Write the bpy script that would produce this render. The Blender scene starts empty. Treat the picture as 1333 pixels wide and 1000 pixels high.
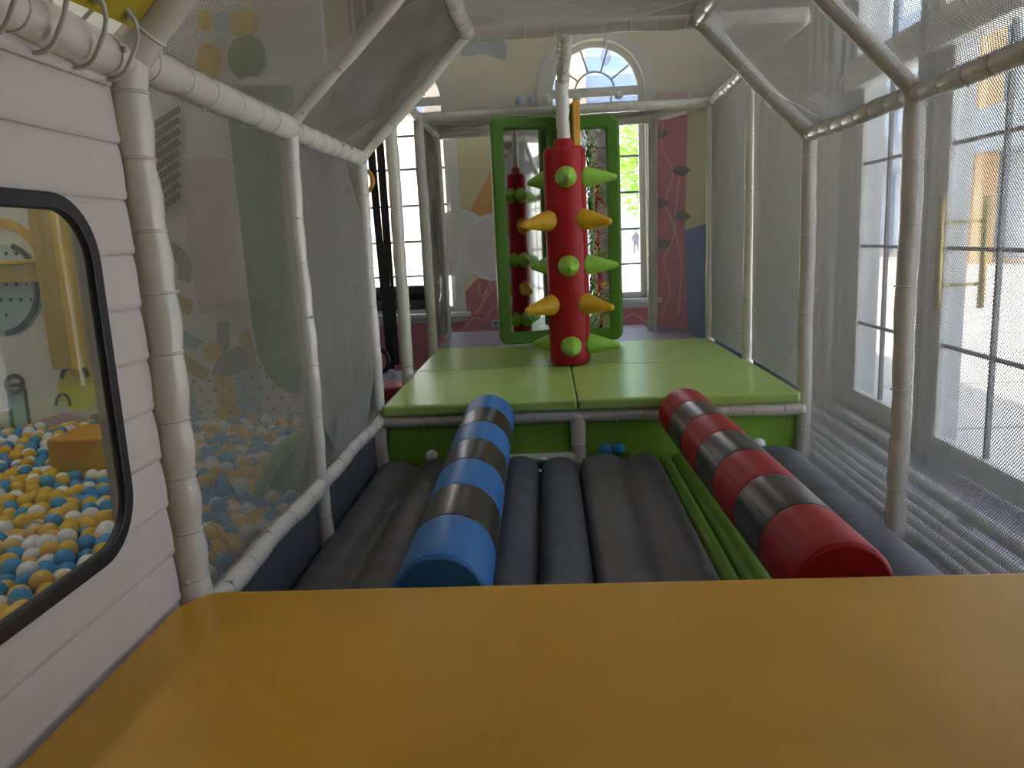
import bpy, bmesh, math, random
from mathutils import Vector, Matrix, noise
random.seed(7)
S = bpy.context.scene
C = S.collection
PI = math.pi

# ------------------------------------------------------------------ camera
CR = Vector((0.9980233, 0.04318985, -0.0456523))
CU = Vector((0.03689438, 0.18540668, 0.98196903))
CF = Vector((-0.05087533, 0.98171228, -0.18344673))
FPX = 1010.07
cam_d = bpy.data.cameras.new('camera')
cam = bpy.data.objects.new('camera', cam_d)
C.objects.link(cam)
cam.matrix_world = Matrix((CR, CU, -CF)).transposed().to_4x4()
cam_d.sensor_width = 36
cam_d.lens = FPX / 1333 * 36
cam_d.clip_start = 0.02
cam_d.clip_end = 300
S.camera = cam

# ------------------------------------------------------------------ world, sun, exposure
S.view_settings.view_transform = 'Standard'
S.view_settings.look = 'None'
S.view_settings.gamma = 1
S.view_settings.use_curve_mapping = False
S.view_settings.exposure = 0.18
w = bpy.data.worlds.new('sky')
S.world = w
w.use_nodes = True
wn = w.node_tree
sky = wn.nodes.new('ShaderNodeTexSky')
sky.sky_type = 'NISHITA'
sky.sun_disc = False
sky.sun_elevation = math.radians(73)
sky.sun_rotation = math.radians(250)
haze = wn.nodes.new('ShaderNodeMix')          # thin white haze over the blue sky
haze.data_type = 'RGBA'
haze.inputs['Factor'].default_value = 0.6
haze.inputs['B'].default_value = (2.15, 2.02, 1.86, 1)
wn.links.new(sky.outputs[0], haze.inputs['A'])
wn.links.new(haze.outputs['Result'], wn.nodes['Background'].inputs[0])
wn.nodes['Background'].inputs[1].default_value = 1.8
sun_d = bpy.data.lights.new('sun', 'SUN')
sun_d.energy = 16.0
sun_d.angle = math.radians(0.6)
sun_d.color = (1, .95, .88)
sun = bpy.data.objects.new('sun', sun_d)
C.objects.link(sun)
sun.rotation_euler = Vector((0.26, 0.12, -0.955)).to_track_quat('-Z', 'Y').to_euler()


def portal(name, loc, rot, sx, sy):
    d = bpy.data.lights.new(name, 'AREA')
    d.shape = 'RECTANGLE'
    d.size = sx
    d.size_y = sy
    d.cycles.is_portal = True
    o = bpy.data.objects.new(name, d)
    C.objects.link(o)
    o.location = loc
    o.rotation_euler = rot


FLOOR = -1.45
portal('window_portal', (2.42, 3.5, 0.65), (0, PI / 2, 0), 4.1, 4.7)
portal('window_portal', (0.56, 8.72, 0.6), (-PI / 2, 0, 0), 1.0, 2.7)
portal('window_portal', (-1.5, 8.72, 0.6), (-PI / 2, 0, 0), 1.0, 2.7)


# ------------------------------------------------------------------ helpers
def lin(c):
    if isinstance(c, str):
        c = [int(c[i:i + 2], 16) / 255 for i in (0, 2, 4)]
    return tuple(x / 12.92 if x <= .04045 else ((x + .055) / 1.055) ** 2.4 for x in c) + (1,)


M = {}


def mat(name, col, rough=.45, var=.08, vscale=6, bump=.08, bscale=90, metal=0, coat=0, spec=.5, transl=0, stretch=None):
    m = bpy.data.materials.new(name)
    m.use_nodes = True
    nt = m.node_tree
    b = nt.nodes['Principled BSDF']
    c = lin(col)
    tc = nt.nodes.new('ShaderNodeTexCoord')
    src = tc.outputs['Object']
    if stretch:
        mp = nt.nodes.new('ShaderNodeMapping')
        mp.inputs['Scale'].default_value = stretch
        nt.links.new(src, mp.inputs[0])
        src = mp.outputs[0]
    if var:
        n = nt.nodes.new('ShaderNodeTexNoise')
        n.inputs['Scale'].default_value = vscale
        n.inputs['Detail'].default_value = 5
        nt.links.new(src, n.inputs['Vector'])
        r = nt.nodes.new('ShaderNodeValToRGB')
        r.color_ramp.elements[0].position = .3
        r.color_ramp.elements[1].position = .7
        r.color_ramp.elements[0].color = tuple(x * (1 - var) for x in c[:3]) + (1,)
        r.color_ramp.elements[1].color = tuple(min(1, x * (1 + var)) for x in c[:3]) + (1,)
        nt.links.new(n.outputs['Fac'], r.inputs[0])
        nt.links.new(r.outputs[0], b.inputs['Base Color'])
    else:
        b.inputs['Base Color'].default_value = c
    if bump:
        n2 = nt.nodes.new('ShaderNodeTexNoise')
        n2.inputs['Scale'].default_value = bscale
        n2.inputs['Detail'].default_value = 3
        nt.links.new(src, n2.inputs['Vector'])
        bp = nt.nodes.new('ShaderNodeBump')
        bp.inputs['Strength'].default_value = bump
        bp.inputs['Distance'].default_value = .01
        nt.links.new(n2.outputs['Fac'], bp.inputs['Height'])
        nt.links.new(bp.outputs[0], b.inputs['Normal'])
    b.inputs['Roughness'].default_value = rough
    b.inputs['Metallic'].default_value = metal
    b.inputs['Coat Weight'].default_value = coat
    b.inputs['Coat Roughness'].default_value = .2
    b.inputs['Specular IOR Level'].default_value = spec
    if transl:
        out = nt.nodes['Material Output']
        t = nt.nodes.new('ShaderNodeBsdfTranslucent')
        t.inputs[0].default_value = c
        mx = nt.nodes.new('ShaderNodeMixShader')
        mx.inputs[0].default_value = transl
        nt.links.new(b.outputs[0], mx.inputs[1])
        nt.links.new(t.outputs[0], mx.inputs[2])
        nt.links.new(mx.outputs[0], out.inputs[0])
    M[name] = m
    return m


def glass(name, tint=(1, 1, 1), refl=.08, haze=0):
    m = bpy.data.materials.new(name)
    m.use_nodes = True
    nt = m.node_tree
    out = nt.nodes['Material Output']
    nt.nodes.remove(nt.nodes['Principled BSDF'])
    t = nt.nodes.new('ShaderNodeBsdfTransparent')
    t.inputs[0].default_value = (*tint, 1)
    g = nt.nodes.new('ShaderNodeBsdfGlossy')
    g.inputs['Roughness'].default_value = .03
    lw = nt.nodes.new('ShaderNodeLayerWeight')
    lw.inputs[0].default_value = .25
    mm = nt.nodes.new('ShaderNodeMath')
    mm.operation = 'MULTIPLY_ADD'
    mm.inputs[1].default_value = .22
    mm.inputs[2].default_value = refl * .5
    nt.links.new(lw.outputs['Fresnel'], mm.inputs[0])
    mx = nt.nodes.new('ShaderNodeMixShader')
    nt.links.new(mm.outputs[0], mx.inputs[0])
    nt.links.new(t.outputs[0], mx.inputs[1])
    nt.links.new(g.outputs[0], mx.inputs[2])
    last = mx
    if haze:
        d = nt.nodes.new('ShaderNodeBsdfDiffuse')
        d.inputs[0].default_value = (.8, .8, .78, 1)
        m2 = nt.nodes.new('ShaderNodeMixShader')
        m2.inputs[0].default_value = haze
        nt.links.new(last.outputs[0], m2.inputs[1])
        nt.links.new(d.outputs[0], m2.inputs[2])
        last = m2
    nt.links.new(last.outputs[0], out.inputs[0])
    M[name] = m


mat('white_vinyl', 'd9d3c8', .26, .05, 5, .14, 30, coat=.4)
mat('panel_vinyl', 'cfc5c0', .42, .04, 3, .05, 30)
mat('tie', 'cfccc4', .35, 0, bump=0)
mat('yellow_vinyl', 'd09a1a', .36, .07, 3, .05, 160, coat=.1)
mat('yellow_top', 'b3a02a', .4, .06, 3, .05, 100)
mat('green_vinyl', 'a6c165', .34, .06, 3, .05, 120, coat=.15)
mat('green_skirt', '86b53e', .38, .08, 6, .1, 30)
mat('green_strip', '6f9a34', .45, .08, 6, .1, 30)
mat('green_dark', '57862c', .42, .06, 6, .06, 90)
mat('green_slab', '6f8f4e', .5, .06, 4, .05, 60)
mat('green_rim', '8fb93a', .45, .06, 4, .05, 60)
mat('red_vinyl', 'a01a20', .42, .06, 4, .05, 120, spec=.25)
mat('blue_vinyl', '3474b6', .40, .06, 4, .05, 120, spec=.4)
mat('black_vinyl', '33302f', .28, .1, 4, .06, 60, coat=.15)
mat('cushion', '5b5a5e', .46, .1, 5, .25, 9, stretch=(1, 4, 1))
mat('cushion_blue', '565861', .46, .1, 5, .25, 9, stretch=(1, 4, 1))
mat('floor_mat', '8d8a98', .42, .08, 4, .05, 60)
mat('spike_green', '8dbf45', .45, .08, 14, .2, 25)
mat('spike_yellow', 'd2a01a', .45, .08, 14, .2, 25)
mat('rubber', '17151a', .5, .05, 10, .05, 120)
mat('net', 'aeaba4', .6, 0, bump=0, transl=.32)
mat('net_fine', 'bdb9ae', .6, 0, bump=0, transl=.3)
mat('ball_yellow', 'e0b41e', .33, .05, 3, 0)
mat('ball_blue', '2b8fc6', .33, .05, 3, 0)
mat('ball_white', 'e9e9e6', .33, .03, 3, 0)
mat('wall_paint', 'd9d6d0', .7, .04, 2, .05, 80)
mat('wall_grey', 'c5c8c8', .7, .04, 2, .05, 80)
mat('ceiling_paint', 'd6d2cc', .8, .04, 1, .03, 60)
mat('floor_lino', '8c94a6', .35, .06, 2, .04, 60)
mat('trim', 'e4e4e0', .5, .03, 3, .03, 60)
mat('muntin', '7f8488', .5, 0, bump=0)
mat('radiator', 'cfd2d4', .4, .04, 6, .03, 60)
mat('pit_wall', 'dcdbd2', .5, .04, 2, .04, 40)
mat('mural_cream', 'e4dcae', .7, .05, 2, .04, 90)
mat('mural_pink', 'd47884', .7, .08, 14, .08, 120)
mat('mural_line', 'ecb4b4', .7, 0, bump=0)
mat('mural_orange', 'e3a862', .7, .05, 8, .04, 90)
mat('mural_white', 'ece5e8', .7, .04, 6, .04, 90)
mat('mural_edge', 'f2f0f0', .7, 0, bump=0)
mat('mural_blue', '6f8fc4', .7, .06, 5, .04, 90)
mat('mural_grey', '8f949c', .7, .06, 5, .04, 90)
mat('mural_leaf', '77707c', .7, .06, 5, .04, 90)
mat('print_blue', 'a9c6cf', .5, .05, 8, .03, 60)
mat('print_teal', '7fb3b4', .5, .05, 8, .03, 60)
mat('print_yellow', 'd9b83a', .5, .06, 8, .03, 60)
mat('print_olive', 'b39a3a', .5, .06, 8, .03, 60)
mat('print_lime', 'd8d24a', .5, .06, 8, .03, 60)
mat('print_black', '2f3336', .5, .06, 20, .03, 60)
mat('print_pink', 'cfc2c0', .5, .05, 8, .03, 60)
mat('print_dot', '9a6a70', .5, 0, bump=0)
mat('print_grey', '8a8f88', .5, .05, 8, .03, 60)
mat('strap', '151515', .7, .1, 40, .1, 120)
mat('steel', 'b7b9ba', .3, 0, bump=0, metal=1)
mat('brass', 'b7a66a', .35, 0, bump=0, metal=1)
mat('paving', 'e4dfd6', .8, .05, .8, .05, 10)
mat('paving_joint', 'aaa59c', .8, 0, bump=0)
mat('facade', 'c3cfdd', .5, .05, .3, 0)
mat('facade_dark', '8d97a3', .5, .05, .3, 0)
mat('facade_wood', 'e0b183', .6, .06, 2, 0)
mat('facade_line', '93a3b6', .6, 0, bump=0)
mat('facade_glass', '9fbbe0', .2, .12, .15, 0)
mat('brick_warm', 'e6cdb4', .7, .1, 2, 0)
mat('leaf', '7fa23c', .6, .2, 3, 0, transl=.4)
mat('bark', '6b5a48', .8, .1, 8, 0)
mat('cloth_dark', '4a4a52', .8, .1, 20, 0)
mat('skin', 'b98c74', .6, 0, bump=0)
mat('hair', '2a2320', .7, 0, bump=0)
mat('white_plastic', 'e6e4e0', .4, 0, bump=0)
mat('pink_board', 'c9bcb8', .55, .04, 4, .04, 60)
mat('louvre', '6e6a66', .6, 0, bump=0)
mat('platform', '4a4a4c', .7, .05, 4, 0)
mat('red_beam', 'a03038', .5, .06, 6, 0)
glass('window_glass', (.97, .98, .98), .05)
glass('acrylic', (.98, .985, .97), .0, .02)
glass('bulb_glass', (.95, .95, .95), .3)

mm_ = mat('mirror', 'd6d8d8', .04, 0, bump=0, metal=1)
mm2 = mat('mirror_wavy', 'e2e4e4', .06, 0, bump=.0, metal=1)
nt = mm2.node_tree
tx = nt.nodes.new('ShaderNodeTexCoord')
nz = nt.nodes.new('ShaderNodeTexNoise')
nz.inputs['Scale'].default_value = 7
nz.inputs['Detail'].default_value = 2.5
nz.inputs['Distortion'].default_value = 1.5
nt.links.new(tx.outputs['Object'], nz.inputs['Vector'])
bpn = nt.nodes.new('ShaderNodeBump')
bpn.inputs['Strength'].default_value = .4
bpn.inputs['Distance'].default_value = .02
nt.links.new(nz.outputs['Fac'], bpn.inputs['Height'])
nt.links.new(bpn.outputs[0], nt.nodes['Principled BSDF'].inputs['Normal'])


def emis(name, col, s):
    m = bpy.data.materials.new(name)
    m.use_nodes = True
    b = m.node_tree.nodes['Principled BSDF']
    b.inputs['Emission Color'].default_value = lin(col)
    b.inputs['Emission Strength'].default_value = s
    M[name] = m


emis('fill_diffuser', 'fff4e6', 6)  # glow of the added fill panels above the ball pit

WL = {}


def root(name, loc, label, cat, group=None):
    o = bpy.data.objects.new(name, None)
    o.empty_display_size = .05
    C.objects.link(o)
    o.location = loc
    WL[o] = Vector(loc)
    o['label'] = label
    o['category'] = cat
    if group:
        o['group'] = group
    return o


def tag(o, label, cat, group=None, kind=None):
    o['label'] = label
    o['category'] = cat
    if group:
        o['group'] = group
    if kind:
        o['kind'] = kind
    return o


def mk(name, vf, material, parent=None, smooth=False, bevel=0, bseg=2, loc=None):
    """one mesh object from world-space verts and faces"""
    vs, fs = vf
    vs = [Vector(v) for v in vs]
    if parent is not None:
        base = WL[parent]
    elif loc is not None:
        base = Vector(loc)
    else:
        mn = [min(v[i] for v in vs) for i in range(3)]
        mx = [max(v[i] for v in vs) for i in range(3)]
        base = Vector(((mn[0] + mx[0]) / 2, (mn[1] + mx[1]) / 2, mn[2]))
    me = bpy.data.meshes.new(name)
    me.from_pydata([v - base for v in vs], [], fs)
    if smooth:
        me.polygons.foreach_set('use_smooth', [True] * len(me.polygons))
    me.materials.append(M[material])
    o = bpy.data.objects.new(name, me)
    C.objects.link(o)
    if parent is not None:
        o.parent = parent
        WL[o] = base
    else:
        o.location = base
        WL[o] = base
    if bevel:
        md = o.modifiers.new('bevel', 'BEVEL')
        md.width = bevel
        md.segments = bseg
        md.limit_method = 'ANGLE'
        md.angle_limit = math.radians(40)
        md.harden_normals = False
    return o


def struct(name, vf, material, parent=None, **k):
    o = mk(name, vf, material, parent, **k)
    if parent is None:
        o['kind'] = 'structure'
    return o


def join(*vfs):
    V, Fc = [], []
    for vs, fs in vfs:
        n = len(V)
        V += list(vs)
        Fc += [tuple(i + n for i in f) for f in fs]
    return V, Fc


def box(x0, x1, y0, y1, z0, z1):
    vs = [(x, y, z) for x in (x0, x1) for y in (y0, y1) for z in (z0, z1)]
    fs = [(0, 1, 3, 2), (4, 6, 7, 5), (0, 4, 5, 1), (2, 3, 7, 6), (0, 2, 6, 4), (1, 5, 7, 3)]
    return vs, fs


def frame_of(d):
    d = Vector(d).normalized()
    a = Vector((0, 0, 1)) if abs(d.z) < .9 else Vector((1, 0, 0))
    u = d.cross(a).normalized()
    return d, u, d.cross(u).normalized()


def loft(path, radii, n=16, caps=True, closed=False, rfun=None):
    """tube through points with parallel-transport frames"""
    P = [Vector(p) for p in path]
    m = len(P)
    T = []
    for i in range(m):
        if closed:
            t = P[(i + 1) % m] - P[i - 1]
        else:
            t = P[min(i + 1, m - 1)] - P[max(i - 1, 0)]
        T.append(t.normalized())
    _, u, _ = frame_of(T[0])
    vs, fs = [], []
    for i in range(m):
        u = (u - T[i] * u.dot(T[i])).normalized()
        b = T[i].cross(u)
        r = radii[i] if hasattr(radii, '__len__') else radii
        for k in range(n):
            a = 2 * PI * k / n
            q = rfun(i, a) if rfun else 1
            vs.append(P[i] + (u * math.cos(a) + b * math.sin(a)) * r * q)
    for i in range(m if closed else m - 1):
        j = (i + 1) % m
        for k in range(n):
            l = (k + 1) % n
            fs.append((i * n + k, i * n + l, j * n + l, j * n + k))
    if caps and not closed:
        fs.append(tuple(range(n))[::-1])
        fs.append(tuple(range((m - 1) * n, m * n)))
    return vs, fs


def cyl(p0, p1, r, n=20, r1=None):
    return loft([p0, p1], [r, r if r1 is None else r1], n)


def ring(c, axis, R_, r_, n=28, m=8):
    d, u, v = frame_of(axis)
    c = Vector(c)
    return loft([c + (u * math.cos(2 * PI * i / n) + v * math.sin(2 * PI * i / n)) * R_ for i in range(n)], r_, m, closed=True)


def prism(pts, d):
    """closed polygon (world points) extruded by vector d"""
    n = len(pts)
    d = Vector(d)
    vs = [Vector(p) for p in pts] + [Vector(p) + d for p in pts]
    fs = [tuple(range(n)), tuple(range(n, 2 * n))[::-1]]
    for i in range(n):
        j = (i + 1) % n
        fs.append((i, i + n, j + n, j))
    return vs, fs


def rrect(u0, u1, v0, v1, r, n=6):
    out = []
    for cx, cy, a0 in ((u1 - r, v1 - r, 0), (u0 + r, v1 - r, PI / 2), (u0 + r, v0 + r, PI), (u1 - r, v0 + r, 1.5 * PI)):
        for i in range(n + 1):
            a = a0 + PI / 2 * i / n
            out.append((cx + r * math.cos(a), cy + r * math.sin(a)))
    return out


def ringprism(outer, inner, d):
    n = len(outer)
    d = Vector(d)
    vs = [Vector(p) for p in outer] + [Vector(p) for p in inner]
    vs += [v + d for v in vs]
    fs = []
    for i in range(n):
        j = (i + 1) % n
        fs += [(i, j, n + j, n + i), (2 * n + i, 3 * n + i, 3 * n + j, 2 * n + j),
               (i, 2 * n + i, 2 * n + j, j), (n + i, n + j, 3 * n + j, 3 * n + i)]
    return vs, fs


def ribbon(pts, wid, nrm, thick=.003):
    """flat strip along points lying in a plane with normal nrm"""
    nrm = Vector(nrm).normalized()
    P = [Vector(p) for p in pts]
    vs, fs = [], []
    for i, p in enumerate(P):
        t = (P[min(i + 1, len(P) - 1)] - P[max(i - 1, 0)]).normalized()
        s = t.cross(nrm) * wid / 2
        vs += [p - s, p + s, p + s + nrm * thick, p - s + nrm * thick]
    for i in range(len(P) - 1):
        a, b = i * 4, i * 4 + 4
        for k in range(4):
            l = (k + 1) % 4
            fs.append((a + k, b + k, b + l, a + l))
    return vs, fs


def ray(x, y):
    return CF + CR * ((x - 666.5) / FPX) + CU * ((500 - y) / FPX)


def onX(v, x, y):
    d = ray(x, y)
    return d * (v / d.x)


def onY(v, x, y):
    d = ray(x, y)
    return d * (v / d.y)


def onZ(v, x, y):
    d = ray(x, y)
    return d * (v / d.z)


def proj(p):
    z = Vector(p).dot(CF)
    return 666.5 + FPX * Vector(p).dot(CR) / z, 500 - FPX * Vector(p).dot(CU) / z


# ------------------------------------------------------------------ dimensions of the play frame
XL, XR = -1.013, 1.427
Y0, Y1, Y2, Y3, Y4, Y5 = 1.969, 3.175, 4.386, 5.50, 6.75, 7.93
ZB, ZL, ZT = 0.475, -1.004, 1.085
ZR = 1.03
XTL, XTR = -.386, .834
DECK = -.912
WX = 2.24           # window wall plane
BY = 8.4            # mural wall plane

# ------------------------------------------------------------------ the building
struct('floor', box(-7.5, WX + .3, -4.5, BY + .35, FLOOR - .1, FLOOR), 'floor_lino')
struct('ceiling', box(-7.5, WX + .3, -4.5, BY + .35, 3.0, 3.1), 'ceiling_paint')
struct('wall_left', box(-7.6, -7.5, -4.5, BY + .3, FLOOR, 3.0), 'wall_paint')
struct('wall_front', box(-7.5, WX, -4.6, -4.5, FLOOR, 3.0), 'wall_paint')


def arch_pts(xc, r, z0, n=16):
    return [(xc + r * math.cos(a), z0 + r * math.sin(a)) for a in [PI * i / n for i in range(n + 1)]]


# back wall with two arched windows
AW = [(-1.52, .53, -.75, 1.45), (.56, .50, -.68, 1.45)]     # centre x, half width, sill, springing
vfs = []
xs = [-7.5]
for xc, hw, zs, zp in AW:
    xs += [xc - hw, xc + hw]
xs.append(WX + .3)
for i in range(0, len(xs), 2):
    vfs.append(box(xs[i], xs[i + 1], BY, BY + .3, FLOOR, 3.0))
for xc, hw, zs, zp in AW:
    vfs.append(box(xc - hw, xc + hw, BY, BY + .3, FLOOR, zs))
    ap = arch_pts(xc, hw, zp)
    for a, b in zip(ap[:-1], ap[1:]):
        pts = [(b[0], BY, b[1]), (a[0], BY, a[1]), (a[0], BY, 3.0), (b[0], BY, 3.0)]
        vfs.append(prism(pts, (0, .3, 0)))
wall_back = struct('wall_back', join(*vfs), 'mural_cream')


def arched_window(idx, xc, hw, zs, zp, bars, n_rad):
    r = bpy.data.objects.new('window_%d' % idx, None)
    C.objects.link(r)
    r.location = (xc, BY, zs)
    WL[r] = Vector(r.location)
    r['kind'] = 'structure'
    out = [(xc + hw + .0, zs)] + arch_pts(xc, hw, zp, 20) + [(xc - hw, zs)]
    ow = [(xc + hw + .10, zs - .10)] + arch_pts(xc, hw + .10, zp, 20) + [(xc - hw - .10, zs - .10)]
    mk('architrave', ringprism([(a, BY - .03, b) for a, b in ow], [(a, BY - .03, b) for a, b in out], (0, .05, 0)), 'trim', r)
    inn = [(xc + hw - .06, zs + .06)] + arch_pts(xc, hw - .06, zp, 20) + [(xc - hw + .06, zs + .06)]
    mk('window_frame', ringprism([(a, BY + .08, b) for a, b in out], [(a, BY + .08, b) for a, b in inn], (0, .07, 0)), 'trim', r)
    mk('window_sill', box(xc - hw - .14, xc + hw + .14, BY - .09, BY + .08, zs - .05, zs), 'trim', r, bevel=.008)
    mk('pane', prism([(a, BY + .11, b) for a, b in inn], (0, .008, 0)), 'window_glass', r)
    mk('transom', box(xc - hw + .05, xc + hw - .05, BY + .085, BY + .14, zp - .04, zp + .05), 'trim', r)
    for z in bars:
        mk('muntin', box(xc - hw + .05, xc + hw - .05, BY + .095, BY + .125, z - .011, z + .011), 'muntin', r)
    for x in (xc - hw / 3, xc + hw / 3):
        mk('muntin', box(x - .009, x + .009, BY + .095, BY + .125, zs + .05, zp), 'muntin', r)
    for k in range(1, n_rad):
        a = PI * k / n_rad
        d = Vector((math.cos(a), 0, math.sin(a)))
        c = Vector((xc, BY + .11, zp))
        mk('muntin', cyl(c + d * hw * .42, c + d * (hw - .05), .010, 6), 'muntin', r)
    mk('muntin', loft([(xc + hw * .42 * math.cos(PI * i / 12), BY + .11, zp + hw * .42 * math.sin(PI * i / 12)) for i in range(13)], .010, 6), 'muntin', r)
    return r


arched_window(1, *AW[0], (-.35, .02, .40, .78, 1.12), 5)
arched_window(2, *AW[1], (-.32, .05, .43, .80, 1.13), 5)

# mural prints on the back wall (flat paint)
NB = (0, -1, 0)


def bw(x, y, d=0.0):
    p = onY(BY, x, y)
    return (p.x, BY - d, p.z)


def mural(name, pts, material, d=.004):
    return mk(name, prism([(p[0], BY - d, p[2]) for p in pts], (0, d * .9, 0)), material, wall_back)


def ell(cx, cz, rx, rz, n=28):
    return [(cx + rx * math.cos(2 * PI * i / n), BY, cz + rz * math.sin(2 * PI * i / n)) for i in range(n)]


mural('mural_field', [(-.98, BY, FLOOR), (.16, BY, FLOOR), (.16, BY, -.30), (-.3, BY, -.42), (-.75, BY, -.40), (-.98, BY, -.62)], 'mural_pink', .004)
mural('mural_field', [(-7.4, BY, FLOOR), (-.98, BY, FLOOR), (-.98, BY, -.86), (-7.4, BY, -.86)], 'mural_pink', .004)
mural('mural_field', [(.16, BY, FLOOR), (1.16, BY, FLOOR), (1.16, BY, -.79), (.16, BY, -.79)], 'mural_pink', .004)
mural('mural_field', [(1.16, BY, FLOOR), (1.5, BY, FLOOR), (1.46, BY, 0), (1.5, BY, 1.4), (1.16, BY, 1.4)], 'mural_pink', .004)
mural('mural_field', [(1.5, BY, FLOOR), (2.2, BY, FLOOR), (2.2, BY, .25), (1.8, BY, .1), (1.46, BY, 0)], 'mural_blue', .004)
mural('mural_cone', [bw(598, 299), bw(720, 299), bw(735, 180), bw(700, 110), bw(652, 200)], 'mural_orange', .004)
mural('mural_cloud', ell(-.92, -.02, .34, .36), 'mural_edge', .006)
mural('mural_cloud', ell(-.92, -.04, .30, .31), 'mural_white', .008)
mural('mural_cloud', ell(-.54, -.08, .37, .36), 'mural_edge', .010)
mural('mural_cloud', ell(-.54, -.08, .33, .32), 'mural_white', .012)
mural('mural_arch', [bw(590, 20), bw(640, 22), bw(660, 60), bw(658, 80), bw(630, 70), bw(600, 74)], 'mural_grey', .004)
mural('mural_cloud', ell(-.30, 1.02, .20, .20), 'mural_white', .006)
for k, pts in enumerate([
        [(-.95, -.62), (-.8, -.78), (-.68, -.62), (-.55, -.5), (-.42, -.55), (-.3, -.7), (-.1, -.6), (.1, -.66)],
        [(-.95, -.95), (-.82, -.82), (-.7, -.85), (-.6, -.72), (-.45, -.76), (-.2, -.8), (.1, -.78)],
        [(-.95, -1.1), (-.8, -.95), (-.6, -1.0), (-.5, -.9), (-.2, -.95), (.1, -.9)],
        [(-.75, -.42), (-.72, -.6), (-.62, -.45), (-.56, -.42)],
        [(-.9, -.8), (-.75, -.72), (-.66, -.55), (-.5, -.42), (-.38, -.48)],
        [(1.2, -.9), (1.3, -.6), (1.24, -.3), (1.35, 0), (1.26, .3), (1.34, .6), (1.22, .9), (1.3, 1.3)],
        [(1.38, -.9), (1.42, -.4), (1.36, .1), (1.43, .7)],
        [(.2, -1.1), (.4, -.9), (.7, -.95), (.9, -.85), (1.1, -1.0)]]):
    sm = []
    for i in range(len(pts) - 1):
        p0, p1, p2, p3 = [Vector(pts[min(max(j, 0), len(pts) - 1)]) for j in (i - 1, i, i + 1, i + 2)]
        for t in (0, .2, .4, .6, .8):
            sm.append(.5 * ((2 * p1) + (p2 - p0) * t + (2 * p0 - 5 * p1 + 4 * p2 - p3) * t * t + (3 * p1 - p0 - 3 * p2 + p3) * t ** 3))
    mk('mural_line', ribbon([(p.x, BY - .006, p.y) for p in sm], .016, NB, .002), 'mural_line', wall_back)
for x, z in ((1.20, 1.0), (1.42, .62), (1.2, .30), (1.42, .15), (1.22, -.12), (1.40, 1.2)):
    mk('mural_leaf', prism([(x - .09, BY - .008, z), (x - .03, BY - .008, z + .05), (x + .05, BY - .008, z + .04), (x + .1, BY - .008, z), (x + .03, BY - .008, z - .06), (x - .05, BY - .008, z - .04)], (0, .003, 0)), 'mural_leaf', wall_back)

r = root('wall_socket', (-.54, BY, -.93), 'white double wall socket on the pink mural beside the green mirror frame', 'socket')
mk('plate', box(-.63, -.45, BY - .022, BY - .004, -.93, -.85), 'white_plastic', r, bevel=.006)
for dx in (-.04, .04):
    mk('outlet', cyl((-.54 + dx, BY - .0225, -.89), (-.54 + dx, BY - .026, -.89), .024, 14), 'print_grey', r)

# right window wall : piers, far window, glazed door, near windows
ZH = .95     # head of lower lights
OPEN = [(5.05, 6.05), (3.35, 4.79), (1.2, 2.9)]   # y ranges
vfs = [box(WX, WX + .3, -4.5, BY, 2.75, 3.0)]
ys = [-4.5]
for a, b in reversed(OPEN):
    ys += [a - .08, b + .08]
ys.append(BY)
for i in range(0, len(ys), 2):
    vfs.append(box(WX, WX + .3, ys[i], ys[i + 1], FLOOR, 2.75))
for i in (0, 2):
    a, b = OPEN[i]
    vfs.append(box(WX, WX + .3, a - .08, b + .08, FLOOR, FLOOR + .06))
wall_right = struct('wall_right', join(*vfs), 'wall_grey')
for y0, y1 in ((6.18, 6.26), (6.36, 6.44), (6.54, 6.62), (6.72, 6.80)):
    mk('pilaster_rib', box(WX - .05, WX, y0, y1, FLOOR, 2.7), 'trim', wall_right, bevel=.012)


def side_window(name, y0, y1, z0, vbars, hbars, door=False):
    r = bpy.data.objects.new(name, None)
    C.objects.link(r)
    r.location = (WX, (y0 + y1) / 2, z0)
    WL[r] = Vector(r.location)
    r['kind'] = 'structure'
    X0, X1 = WX + .05, WX + .14
    t = .08
    if door:
        t = .085
    for nm, b in (('jamb', box(X0, X1, y0 - .08, y0, z0, 2.75)), ('jamb', box(X0, X1, y1, y1 + .08, z0, 2.75)),
                  ('window_frame', box(X0 - .06, X1, y0 - .08, y1 + .08, ZH, ZH + .20)),
                  ('window_frame', box(X0 - .075, X0 - .055, y0 - .08, y1 + .08, ZH + .085, ZH + .115)),
                  ('bottom_rail', box(X0 + .01, X1 - .02, y0, y1, z0, z0 + .14)),
                  ('stile', box(X0 + .02, X1 - .02, y0, y0 + .05, z0, ZH)), ('stile', box(X0 + .02, X1 - .02, y1 - .10, y1, z0, ZH)),
                  ('window_frame', box(X0, X1, y0, y1, 2.65, 2.75))):
        mk(nm, b, 'trim', r, bevel=.006)
    mk('pane', box(X0 + .05, X0 + .056, y0 + .04, y1 - .09, z0 + .13, ZH + .01), 'window_glass', r)
    mk('pane', box(X0 + .05, X0 + .056, y0, y1, ZH + .19, 2.66), 'window_glass', r)
    for y in vbars:
        mk('muntin', box(X0 + .04, X0 + .066, y - .011, y + .011, z0 + .13, ZH), 'muntin', r)
        mk('muntin', box(X0 + .04, X0 + .066, y - .011, y + .011, ZH + .19, 2.66), 'muntin', r)
    for z in hbars:
        mk('muntin', box(X0 + .04, X0 + .066, y0 + .04, y1 - .09, z - .011, z + .011), 'muntin', r)
    if not door:
        mk('window_sill', box(WX - .07, X0 + .02, y0 - .1, y1 + .1, z0 - .05, z0), 'trim', r, bevel=.008)
    return r


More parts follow.
